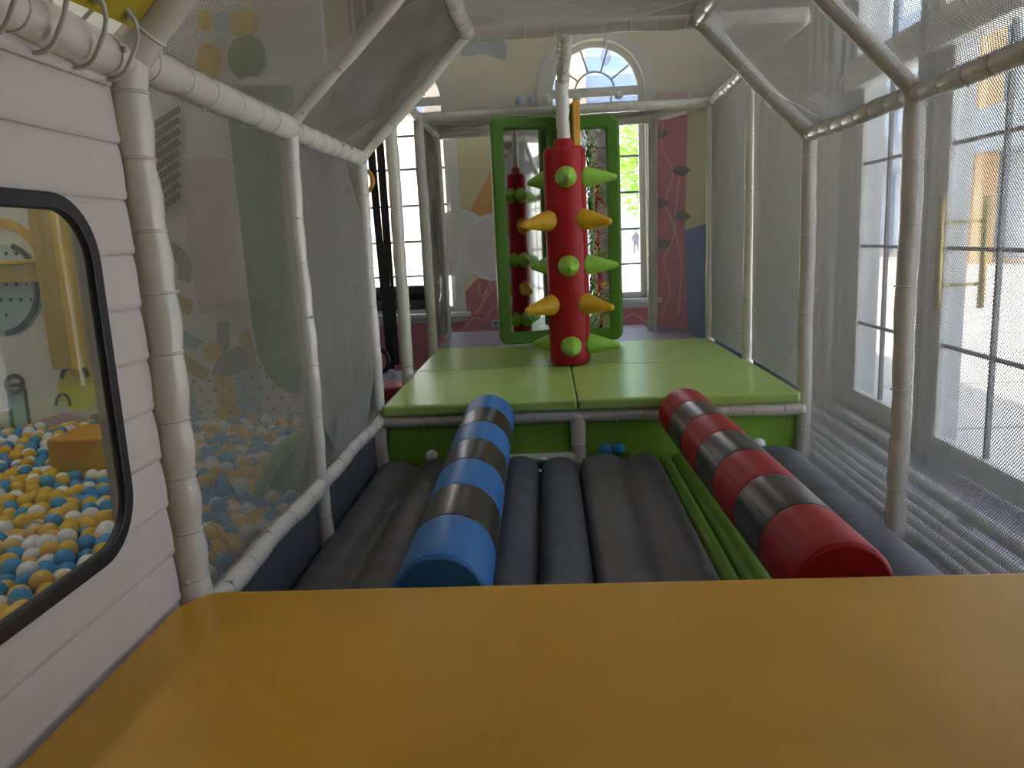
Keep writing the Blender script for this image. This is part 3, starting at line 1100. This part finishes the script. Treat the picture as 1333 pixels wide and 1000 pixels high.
# green folded strip under the red roller
r = root('green_strip', (.8, 3.1, FLOOR), 'folded green vinyl strip on the pit floor below the red roller', 'strip')
mk('flat_fold', lobes([.60, .665], YN, YF + .02, -1.245, -1.28, 0, .003, 81, nx=8), 'green_strip', r, smooth=True)
mk('rolled_fold', lobes([.668, .80, 1.055], YN, YF + .02, -1.235, -1.29, .5, .004, 83, nx=8), 'green_strip', r, smooth=True)
# small white tags on the cushion seam
for k, (px, py) in enumerate(((707, 606), (703, 622))):
    p = onZ(CT - .03, px, py)
    s = .022 if k == 0 else .010
    r = mk('fabric_tag', prism([(p.x - s, p.y, p.z + .03), (p.x, p.y - s * .5, p.z + .034), (p.x + s, p.y + .01, p.z + .03), (p.x + .2 * s, p.y + s * .4, p.z + .042)], (0, 0, .006)), 'white_plastic')
    tag(r, ('white crumpled fabric tag at the far end of the cushion seam', 'tiny white fabric scrap on the cushion seam')[k], 'tag')

# rollers
def roller(name, n_, f_, r_, cols, label):
    n_, f_ = Vector(n_), Vector(f_)
    t = root(name, ((n_ + f_) / 2) - Vector((0, 0, r_)), label, 'roller', 'striped padded rollers over the pit')
    nb = len(cols)
    d = (f_ - n_)
    for k, c in enumerate(cols):
        a, b = k / nb, (k + 1) / nb
        L = d.length / nb
        path, rad = [], []
        q = .006 / L
        ss = [0, q, 2.2 * q, .25, .5, .75, 1 - 2.2 * q, 1 - q, 1]
        rs = [.985, .995, 1, 1.002, 1.003, 1.002, 1, .995, .985]
        if k == 0:
            rs[0], rs[1] = .93, .98
        if k == nb - 1:
            rs[-1], rs[-2] = .93, .98
        for s, q_ in zip(ss, rs):
            path.append(n_ + d * (a + (b - a) * s))
            rad.append(r_ * q_)
        mk('stripe', loft(path, rad, 40), c, t, smooth=True)
    # flat end discs with piped rim
    dn = d.normalized()
    for c, s, m_ in ((n_, -1, cols[0]), (f_, 1, cols[-1])):
        mk('end_disc', loft([c + dn * s * -.01, c + dn * s * .004, c + dn * s * .007], [r_ * .95, r_ * .94, r_ * .90], 40), m_, t)
        mk('axle', cyl(c, c + dn * s * (.05 if s < 0 else .06), .024, 12), 'steel', t)
    ux = Vector((0, 0, 1))
    sd = (ux.cross(dn)).normalized()
    off = (sd * .80 + ux * .62).normalized() * (r_ * 1.004)
    mk('seam', cyl(n_ + off, f_ + off, .0016, 5), 'rubber', t)
    return t


RB = .143
roller('striped_roller', (-.34, 2.045, -1.003), (-.36, 4.28, -.995), RB, ['blue_vinyl', 'black_vinyl'] * 3 + ['blue_vinyl'], 'blue and black striped padded roller over the grey cushions')
roller('striped_roller', (.79, 2.045, -1.0), (.735, 4.28, -1.0), RB, ['red_vinyl', 'black_vinyl'] * 3 + ['red_vinyl'], 'red and black striped padded roller over the green strip')


# ------------------------------------------------------------------ green platform
def mat_pad(x0, x1, y0, y1, label):
    o = mk('floor_mat', box(x0, x1, y0, y1, DECK - .065, DECK), 'green_vinyl', bevel=.016, bseg=3)
    tag(o, label, 'mat', 'green mats on the raised platform')


YS = 5.52
mat_pad(XL + .035, .142, 4.325, YS - .004, 'green vinyl mat at the platform edge behind the blue roller')
mat_pad(.148, XR - .035, 4.325, YS - .004, 'green vinyl mat at the platform edge behind the red roller')
mat_pad(XL + .03, .142, YS, Y4 - .03, 'green vinyl mat before the mirror gate beside the hanging straps')
mat_pad(.148, XR - .06, YS, Y4 - .03, 'green vinyl mat behind the spiked column on the window side')
o = mk('floor_mat', prism([(XL, Y4 - .025, DECK - .06), (1.36, Y4 - .025, DECK - .06), (.98, Y5 - .42, DECK - .06), (.98, Y5 + .1, DECK - .06), (XL, Y5 + .1, DECK - .06)], (0, 0, .045)), 'floor_mat', bevel=.01)
tag(o, 'grey-purple floor mat behind the mirror below the mural', 'mat')
mk_deck = mk('deck_board', box(XL + .02, XR - .06, Y2 + .05, Y5 + .1, DECK - .10, DECK - .066), 'platform')
tag(mk_deck, 'dark platform board under the green mats', 'platform')


def skirt(x0, x1, label, seed):
    vs, fs = [], []
    nx, nz = 24, 6
    for j in range(nz + 1):
        for i in range(nx + 1):
            x = x0 + (x1 - x0) * i / nx
            zz = -1.04 - .30 * j / nz
            vs.append((x, Y2 + .012 + .018 * noise.noise(Vector((x * 5, zz * 4, seed))), zz))
    for j in range(nz):
        for i in range(nx):
            p = j * (nx + 1) + i
            fs.append((p, p + 1, p + nx + 2, p + nx + 1))
    o = mk('skirt', (vs, fs), 'green_skirt', smooth=True)
    md = o.modifiers.new('thick', 'SOLIDIFY')
    md.thickness = .004
    tag(o, label, 'skirt', 'green skirts below the platform rail')


skirt(XL + .03, .11, 'green vinyl skirt below the platform rail behind the blue roller', 1)
skirt(.18, XR - .03, 'green vinyl skirt below the platform rail behind the red roller', 2)

# ------------------------------------------------------------------ spiked column
CX, CY, RC = .145, 5.60, .147
r = root('spiked_column', (CX, CY, DECK), 'red padded column with green and yellow spikes hanging from a white pole', 'column')
mk('body', loft([(CX, CY, z) for z in (DECK + .012, DECK + .02, DECK + .05, -.75, -.746, -.742, 0, .56, .595, .605)],
                [RC * .93, RC * .985, RC, RC, RC * .992, RC, RC, RC, RC * .96, RC * .85], 40), 'red_vinyl', r, smooth=True)
mk('cap', loft([(CX, CY, z) for z in (.60, .612, .65, .66)], [.082, .075, .072, .06], 28), 'red_vinyl', r, smooth=True)
pth = [(CX + .003 * math.sin(i), CY, .655 + (ZR + .02 - .655) * i / 14) for i in range(15)]
mk('pole', loft(pth, [.045 * (1 + .05 * math.sin(i * 2.1)) for i in range(15)], 16), 'white_vinyl', r, smooth=True)
mk('seam', cyl((CX + RC * .8, CY - RC * .61, DECK + .03), (CX + RC * .8, CY - RC * .61, .57), .0018, 5), 'rubber', r)


def spike(z, deg, m_, L=.215, br=.076, droop=.05):
    # deg 0 faces the yellow platform, positive towards the windows
    a = math.radians(deg)
    d = Vector((math.sin(a), -math.cos(a), -droop)).normalized()
    c = Vector((CX, CY, z)) + Vector((d.x, d.y, 0)) * (RC - .025)
    path = [c + d * (L + .025) * t for t in (0, .1, .25, .4, .55, .7, .85, .94, .985, 1)]
    rad = [br * q for q in (1, .95, .86, .74, .62, .49, .36, .28, .2, .02)]

    def rf(i, an):
        return 1 + .03 * noise.noise(Vector((math.cos(an) * 2, math.sin(an) * 2, i * .7 + z * 9 + deg)))
    s = mk('spike', loft(path, rad, 24, rfun=rf), m_, r, smooth=True)
    base = Vector((CX, CY, z)) + Vector((d.x, d.y, 0)) * (RC - .004)
    return s


for z in (.40, -.20, -.765):
    for dg in (2, 80, -124, 180):
        spike(z, dg, 'spike_green', .215 if dg != -124 else .17)
for z in (.115, -.47):
    for dg in (-58, 56, 178):
        spike(z, dg, 'spike_yellow', .22, .078, .12)

# ------------------------------------------------------------------ revolving mirror gate
GX, GY = .16, 6.68
r = root('mirror_gate', (GX, GY, DECK), 'revolving gate of wavy mirrors in thick green padded frames behind the spiked column', 'mirror')
mk('axle_post', cyl((GX, GY, DECK + .0), (GX, GY, ZR - .03), .045, 18), 'green_dark', r, smooth=True)


def gate_panel(deg, wdt, z0, z1, fm, mm, conv, label=None):
    a = math.radians(deg)
    d = Vector((math.cos(a), math.sin(a), 0))
    n = Vector((d.y, -d.x, 0))
    if n.y > 0:
        n = -n
    o = Vector((GX, GY, 0))
    u0, u1 = .03, wdt
    oo = [o + d * u + Vector((0, 0, v)) for u, v in rrect(u0, u1, z0, z1, .075, 6)]
    fw = .105
    ii = [o + d * u + Vector((0, 0, v)) for u, v in rrect(u0 + fw, u1 - fw, z0 + fw, z1 - fw, .02, 6)]
    mk('panel_frame', ringprism([p + n * .045 for p in oo], [p + n * .045 for p in ii], n * -.09), fm, r, bevel=.022, bseg=3)
    vs, fs = [], []
    nu, nv = 24, 40
    for side in (1, -1):
        base = len(vs)
        for j in range(nv + 1):
            for i in range(nu + 1):
                s, t = i / nu, j / nv
                u = u0 + fw - .01 + (u1 - u0 - 2 * fw + .02) * s
                vz = z0 + fw - .01 + (z1 - z0 - 2 * fw + .02) * t
                hgt = .008 + conv * 4 * s * (1 - s)
                vs.append(o + d * u + Vector((0, 0, vz)) + n * hgt * side)
        for j in range(nv):
            for i in range(nu):
                p = base + j * (nu + 1) + i
                fs.append((p, p + 1, p + nu + 2, p + nu + 1))
    mk('mirror_pane', (vs, fs), mm, r, smooth=True)


gate_panel(180 + 13, .60, DECK + .03, .975, 'green_dark', 'mirror', .006)
gate_panel(-10, .47, DECK + .03, .955, 'green_dark', 'mirror_wavy', .01)
gate_panel(-79, .48, DECK + .12, 1.0, 'green_dark', 'mirror', .003)
ed = Vector((math.cos(math.radians(-79)), math.sin(math.radians(-79)), 0))
es = Vector((-ed.y, ed.x, 0)) * .028
e0 = Vector((GX, GY, 0)) + ed * .485
mk('edge_pad', prism([e0 - es + Vector((0, 0, DECK + .12)), e0 + es + Vector((0, 0, DECK + .12)), e0 + es + Vector((0, 0, .99)), e0 + es * .5 + Vector((0, 0, 1.01)), e0 - es * .5 + Vector((0, 0, 1.01)), e0 - es + Vector((0, 0, .99))], ed * .05), 'yellow_vinyl', r, bevel=.008)

# ------------------------------------------------------------------ ball pit
PWY = 5.0
BZ = -1.06
pw = mk('ball_pit_wall', box(-4.6, -1.32, PWY, PWY + .08, FLOOR, 2.6), 'pit_wall')
tag(pw, 'pale printed wall panel with drawings at the end of the ball pit', 'wall panel')
pw2 = mk('ball_pit_wall', box(-4.68, -4.6, -.8, PWY + .08, FLOOR, 2.6), 'pit_wall')
tag(pw2, 'plain pale wall panel along the far side of the ball pit', 'wall panel')
pwn = mk('ball_pit_wall', box(-4.6, XL - .06, -.88, -.8, FLOOR, -.4), 'pit_wall')
tag(pwn, 'low plain wall panel closing the near end of the ball pit', 'wall panel')


def pw_pt(x, y, d=0):
    p = onY(PWY, x, y)
    return Vector((p.x, PWY - d, p.z))


def decal(name, pix, m_, d=.004):
    return mk(name, prism([pw_pt(x, y, d) for x, y in pix], (0, d * .9, 0)), m_, pw)


def circ(cx, cy, rx, ry=None, n=22):
    ry = ry or rx
    return [(cx + rx * math.cos(2 * PI * i / n), cy + ry * math.sin(2 * PI * i / n)) for i in range(n)]


def stroke(name, pix, wid, m_, d=.008):
    return mk(name, ribbon([pw_pt(x, y, d) for x, y in pix], wid, NB, .002), m_, pw)


def arcp(cx, cy, rx, ry, a0, a1, n=14):
    return [(cx + rx * math.cos(math.radians(a0 + (a1 - a0) * i / n)), cy + ry * math.sin(math.radians(a0 + (a1 - a0) * i / n))) for i in range(n + 1)]


decal('print_disc', circ(10, 378, 48, 60), 'print_teal', .003)
decal('print_disc', circ(4, 374, 44, 56), 'print_blue', .005)
stroke('print_outline', arcp(4, 376, 46, 58, -75, 85), .035, 'print_black')
stroke('print_arc', arcp(-2, 366, 62, 76, -95, -15), .06, 'print_yellow')
for k in range(28):
    x, y = -30 + (k % 6) * 13 + (k // 6 % 2) * 6, 330 + (k // 6) * 20
    if ((x - 4) / 40) ** 2 + ((y - 374) / 50) ** 2 < 1:
        decal('print_dot', circ(x, y, 2.2, 2.6, 8), 'print_black', .007)
# sad yellow bubble, test tube and shapes
decal('print_bubble', circ(103, 505, 28, 29), 'print_lime')
stroke('print_outline', arcp(98, 494, 17, 20, -175, -10), .03, 'print_black')
stroke('print_outline', arcp(83, 527, 9, 14, -185, 5), .022, 'print_black')
decal('print_tube', [(8, 505), (30, 503), (44, 580), (16, 580)], 'print_blue')
decal('print_tube', [(10, 506), (16, 506), (24, 580), (14, 580)], 'print_teal', .006)
stroke('print_outline', arcp(20, 500, 11, 11, 0, 360, 18), .03, 'print_black')
stroke('print_outline', [(10, 502), (22, 501), (32, 500)], .025, 'print_black')
stroke('print_outline', [(12, 508), (16, 540), (21, 575)], .02, 'print_black')
stroke('print_outline', [(33, 506), (38, 545), (44, 580)], .02, 'print_black')
decal('print_hill', [(40, 580), (55, 545), (85, 537), (112, 545), (140, 580)], 'print_pink', .003)
decal('print_blob', circ(126, 548, 10), 'print_grey', .006)
# prints seen through the side net
decal('print_blob', [(165, 600), (170, 470), (215, 480), (250, 500), (275, 600)], 'print_blue', .003)
decal('print_band', [(280, 490), (305, 488), (308, 530), (328, 560), (300, 572), (285, 540)], 'print_yellow', .005)
decal('print_blob', [(305, 490), (330, 470), (345, 500), (340, 540), (320, 556), (308, 530)], 'print_blue', .004)
for k in range(60):
    x, y = 205 + (k % 10) * 19 + (k // 10 % 2) * 10, 484 + (k // 10) * 14 + (k % 10) * -1
    if y < 575:
        decal('print_dot', circ(x, y, 2.6, 2.6, 8), 'print_dot', .008)
decal('print_petal', [(255, 455), (225, 440), (212, 425), (240, 430), (265, 445)], 'print_teal', .005)
decal('print_petal', [(283, 445), (284, 420), (298, 418), (300, 450), (290, 465)], 'print_grey', .005)
decal('print_petal', [(285, 465), (310, 450), (330, 455), (335, 475), (300, 490), (275, 488)], 'print_grey', .005)
decal('print_petal', [(310, 440), (322, 425), (335, 460), (328, 470)], 'print_olive', .006)
decal('print_flower', circ(278, 457, 12), 'print_yellow', .009)
stroke('print_arc', arcp(212, 355, 30, 34, -150, 20), .09, 'print_grey', .005)
stroke('print_beam', [(190, 375), (250, 402)], .10, 'print_olive', .006)
stroke('print_beam', [(195, 440), (270, 490)], .09, 'print_olive', .006)
# prints above the beam
decal('print_blob', circ(268, 27, 11, 14), 'print_yellow', .004)
decal('print_blob', circ(290, 28, 12, 13), 'print_blue', .005)
decal('print_blob', circ(318, 30, 20, 19), 'print_yellow', .006)
decal('print_blob', circ(272, 80, 17, 24), 'print_yellow', .004)
decal('print_tree', circ(322, 75, 25, 30), 'green_slab', .007)
decal('print_blob', circ(328, 117, 17), 'mural_edge', .008)
decal('print_blob', circ(362, 112, 14), 'mural_edge', .008)

# yellow frame fixed to the ball pit wall
r = root('timber_trellis', pw_pt(90, 478), 'yellow wooden frame of post and rail fixed on the ball pit end wall', 'trellis')
pa, pb = pw_pt(52, 300), pw_pt(86, 478)
xa, xb = pa.x - .0, pa.x + .20
zt_, zb_ = pw_pt(60, 200).z, pw_pt(86, 478).z
mk('post', box(xa, xb - .05, PWY - .10, PWY - .004, zb_, zt_), 'print_olive', r, bevel=.006)
mk('post_edge', box(xb - .05, xb, PWY - .12, PWY - .004, zb_, zt_), 'print_yellow', r, bevel=.006)
zr = pw_pt(30, 355).z
mk('rail', box(xa - .7, xa, PWY - .09, PWY - .004, zr - .06, zr + .06), 'print_olive', r, bevel=.006)
mk('rail_edge', box(xa - .7, xa, PWY - .11, PWY - .004, zr + .06, zr + .085), 'print_yellow', r, bevel=.004)

# leaning pink board, louvre vent, green slabs, chute
def slab(name, pix, Y, th, m_, label, cat, bevel=.02):
    o = mk(name, prism([onY(Y, x, y) for x, y in pix], (0, th, 0)), m_, bevel=bevel)
    return tag(o, label, cat)


slab('padded_board', [(232, 205), (300, 205), (316, 392), (258, 410), (245, 330)], 4.86, .10, 'pink_board', 'pale pink padded board hung on the ball pit wall above the flower print', 'board')
r = root('louvre_vent', pw_pt(210, 270), 'dark slatted vent on the ball pit wall below the padded beam', 'vent')
pf = [pw_pt(186, 150), pw_pt(232, 150), pw_pt(240, 275), pw_pt(196, 275)]
mk('backing', prism([p + Vector((0, -.01, 0)) for p in pf], (0, .008, 0)), 'pit_wall', r)
for k in range(9):
    y = 150 + k * 14
    a, b = pw_pt(184 + k * .9, y + 26), pw_pt(236, y - 8)
    mk('slat', ribbon([a + Vector((0, -.016, 0)), b + Vector((0, -.016, 0))], .035, NB, .01), 'louvre', r)
g1 = [(290, 110), (378, 110), (392, 300), (398, 470), (396, 515), (380, 514), (362, 506), (346, 488), (334, 462), (326, 420)]
g2 = [(392, 300), (412, 297), (426, 310), (435, 345), (442, 420), (448, 520), (452, 620), (420, 640), (400, 560)]
r = root('slide', onZ(BZ, 355, 660), 'green slide with tall side panels and a light-rimmed mouth among the balls', 'slide')
mk('side_panel', prism([onY(4.30, x, y) for x, y in g1], (0, .06, 0)), 'green_slab', r, bevel=.02)
mk('side_panel', prism([onY(4.55, x, y) for x, y in g2], (0, .06, 0)), 'green_slab', r, bevel=.02)
rim = [onY(3.35, x, y) for x, y in ((333, 700), (334, 670), (340, 640), (350, 612), (364, 590), (380, 575), (396, 570))]
mk('rim', loft(rim, .035, 12), 'green_rim', r, smooth=True)
mk('mouth', prism([p + Vector((0, .03, 0)) for p in rim] + [onY(3.35, 412, 600) + Vector((0, .03, 0)), onY(3.35, 412, 700) + Vector((0, .03, 0))], (0, .35, 0)), 'green_slab', r)

# yellow foam block in the balls
pbx = onZ(BZ, 100, 605)
o = mk('foam_block', box(pbx.x - .15, pbx.x + .2, pbx.y, pbx.y + .35, BZ - .1, BZ + .14), 'yellow_vinyl', bevel=.015)
tag(o, 'yellow foam block half sunk among the ball pit balls', 'block')

# balls
bs = bmesh.new()
bmesh.ops.create_icosphere(bs, subdivisions=3, radius=.037)
ball_me = {}
for nm in ('yellow', 'blue', 'white'):
    me = bpy.data.meshes.new('ball_' + nm)
    bs.to_mesh(me)
    me.polygons.foreach_set('use_smooth', [True] * len(me.polygons))
    me.materials.append(M['ball_' + nm])
    ball_me[nm] = me
bs.free()


def ball(p, nm, label, group=None):
    o = bpy.data.objects.new('plastic_ball', ball_me[nm])
    C.objects.link(o)
    o.location = p
    tag(o, label, 'ball', group)
    return o


rb = random.Random(3)
allb = []
sp = .072
yy = -.7
row = 0
while yy < PWY - .05:
    xx = -4.5 + (sp / 2 if row % 2 else 0)
    while xx < XL - .16:
        x = xx + rb.uniform(-.012, .012)
        y = yy + rb.uniform(-.012, .012)
        bump_ = .045 * noise.noise(Vector((x * 1.7, y * 1.7, 4)))
        zz = BZ - .037 + bump_ + rb.uniform(-.022, .022)
        nm = rb.choices(('yellow', 'blue', 'white'), (43, 32, 25))[0]
        if not (pbx.x - .19 < x < pbx.x + .24 and pbx.y - .04 < y < pbx.y + .39):
            allb.append((Vector((x, y, zz)), nm))
        xx += sp
    yy += sp * .866
    row += 1


def seen(p):
    if p.dot(CF) < .3:
        return False
    x, y = proj(p)
    if not (-5 < x < 1338 and -5 < y < 1005):
        return False
    # where the line of sight crosses the panel plane
    t = PX / p.x
    q = p * t
    if q.y < Y0:
        return WY0 < q.y < WY1 and WZ0 < q.z < WZ1
    return q.z > ZL and q.y < 3.6
cand = sorted([b for b in allb if seen(b[0])], key=lambda b: b[0].length)
near = cand[:300]
ids = {id(b) for b in near}
for p, nm in near:
    if (p - Vector((pbx.x + .02, pbx.y + .17, p.z))).length < .42:
        where = 'lying beside the yellow foam block'
    elif p.x > -1.45 and p.y < Y0:
        where = 'lying against the white ribbed panel'
    elif p.x > -1.5:
        where = 'lying close behind the side net'
    elif p.y > 4.3:
        where = 'lying near the printed end wall'
    else:
        where = 'lying out in the open ball pit'
    ball(p, nm, 'glossy %s plastic ball %s' % (nm, where), '%s balls in the ball pit' % nm)
# the remaining balls of the pit, too many to count
ico = bmesh.new()
bmesh.ops.create_icosphere(ico, subdivisions=2, radius=.037)
iv = [v.co.copy() for v in ico.verts]
ifc = [tuple(v.index for v in f.verts) for f in ico.faces]
ico.free()
for nm in ('yellow', 'blue', 'white'):
    vs, fs = [], []
    for b in allb:
        if id(b) in ids or b[1] != nm:
            continue
        n = len(vs)
        vs += [v + b[0] for v in iv]
        fs += [tuple(i + n for i in f) for f in ifc]
    o = mk('plastic_balls', (vs, fs), 'ball_' + nm, smooth=True)
    tag(o, 'mass of %s plastic balls filling the rest of the ball pit' % nm, 'balls', kind='stuff')
o = mk('ball_pit_bed', box(-4.59, XL - .10, -.79, PWY - .01, FLOOR, BZ - .16), 'ball_blue')
tag(o, 'blue floor bed under the ball pit balls', 'bed')

# stray balls
for (px, py, nm, lab) in ((789, 586, 'blue', 'blue ball at the foot of the green skirt, nearer the centre post'),
                          (806, 585, 'blue', 'blue ball at the foot of the green skirt, nearer the red roller')):
    p = onY(4.33, px, py)
    ball((p.x, 4.345, p.z), nm, lab)
p = onY(4.34, 562, 594)
ball((p.x, 4.345, p.z), 'white', 'white ball at the foot of the green skirt beside the blue roller')
p = onY(4.34, 988, 579)
ball((p.x, 4.345, p.z), 'white', 'white ball at the foot of the green skirt behind the red roller')
for (px, py, nm) in ((674, 124, 'blue'), (690, 123, 'blue'), (752, 121, 'white'), (808, 119, 'white'), (712, 121, 'white')):
    p = onZ(ZR + .07, px, py)
    ball((p.x, Y4 - .14, ZR + .036 + .037), nm, '%s ball resting on the roof net above the mirror gate' % nm, 'balls on the roof net')

# ------------------------------------------------------------------ rope corner behind the left posts
def YY(x, y, Y=6.2):
    return onY(Y, x, y)


r = root('hanging_straps', YY(520, 485), 'two pairs of black webbing straps hanging behind the white posts', 'strap')
for (a, b) in (((481, 200), (507, 480)), ((486, 200), (511, 480)), ((492, 186), (513, 475)), ((497, 186), (518, 475))):
    p, q = YY(*a), YY(*b)
    top = p + (p - q).normalized() * ((2.9 - p.z) / ((p - q).normalized().z))
    mk('strap', ribbon([q, p, top], .030, NB, .004), 'strap', r)
mk('buckle', ring(YY(509, 487), (0, 1, 0), .03, .008, 16, 6), 'steel', r, smooth=True)
o = mk('gym_ring', ring(YY(472, 236, 6.0), (.25, 1, 0), .085, .016), 'yellow_vinyl', smooth=True)
tag(o, 'yellow gymnastic ring hanging beside the white corner post', 'ring')
pr = YY(472, 236, 6.0)
r2 = mk('ring_strap', ribbon([(pr.x, pr.y, pr.z + .075), (pr.x, pr.y, 2.95)], .02, NB, .004), 'strap')
tag(r2, 'thin black strap holding the yellow gymnastic ring', 'strap')
o = mk('gym_ring', ring(YY(492, 470, 6.0), (.3, 1, 0), .095, .018), 'rubber', smooth=True)
tag(o, 'black rubber ring near the red floor beam behind the corner post', 'ring')
pa, pb = YY(440, 388, 7.0), YY(575, 388, 7.0)
r = root('padded_bar', (pa.x, 7.0, -.6), 'black padded horizontal bar across the window behind the straps', 'bar')
mk('padding', loft([(pa.x - .8, 7.0, -.43), (pb.x - .08, 7.0, -.43)], .06, 16), 'black_vinyl', r, smooth=True)
mk('padding', loft([(pa.x - .8, 7.0, -.54), (pb.x - .08, 7.0, -.54)], .05, 16), 'cushion', r, smooth=True)
for x in (pa.x - .7, pb.x - .12):
    mk('upright', cyl((x, 7.02, FLOOR), (x, 7.02, -.40), .03, 12), 'black_vinyl', r)
o = mk('floor_beam', box(-2.6, -1.09, 5.7, 6.0, -1.16, -1.06), 'red_beam', bevel=.02)
tag(o, 'dark red padded floor beam below the hanging straps', 'beam')
o = mk('floor_plinth', box(-2.6, -1.09, 5.15, 7.1, FLOOR, -1.16), 'platform')
tag(o, 'dark floor plinth under the red padded beam', 'plinth')
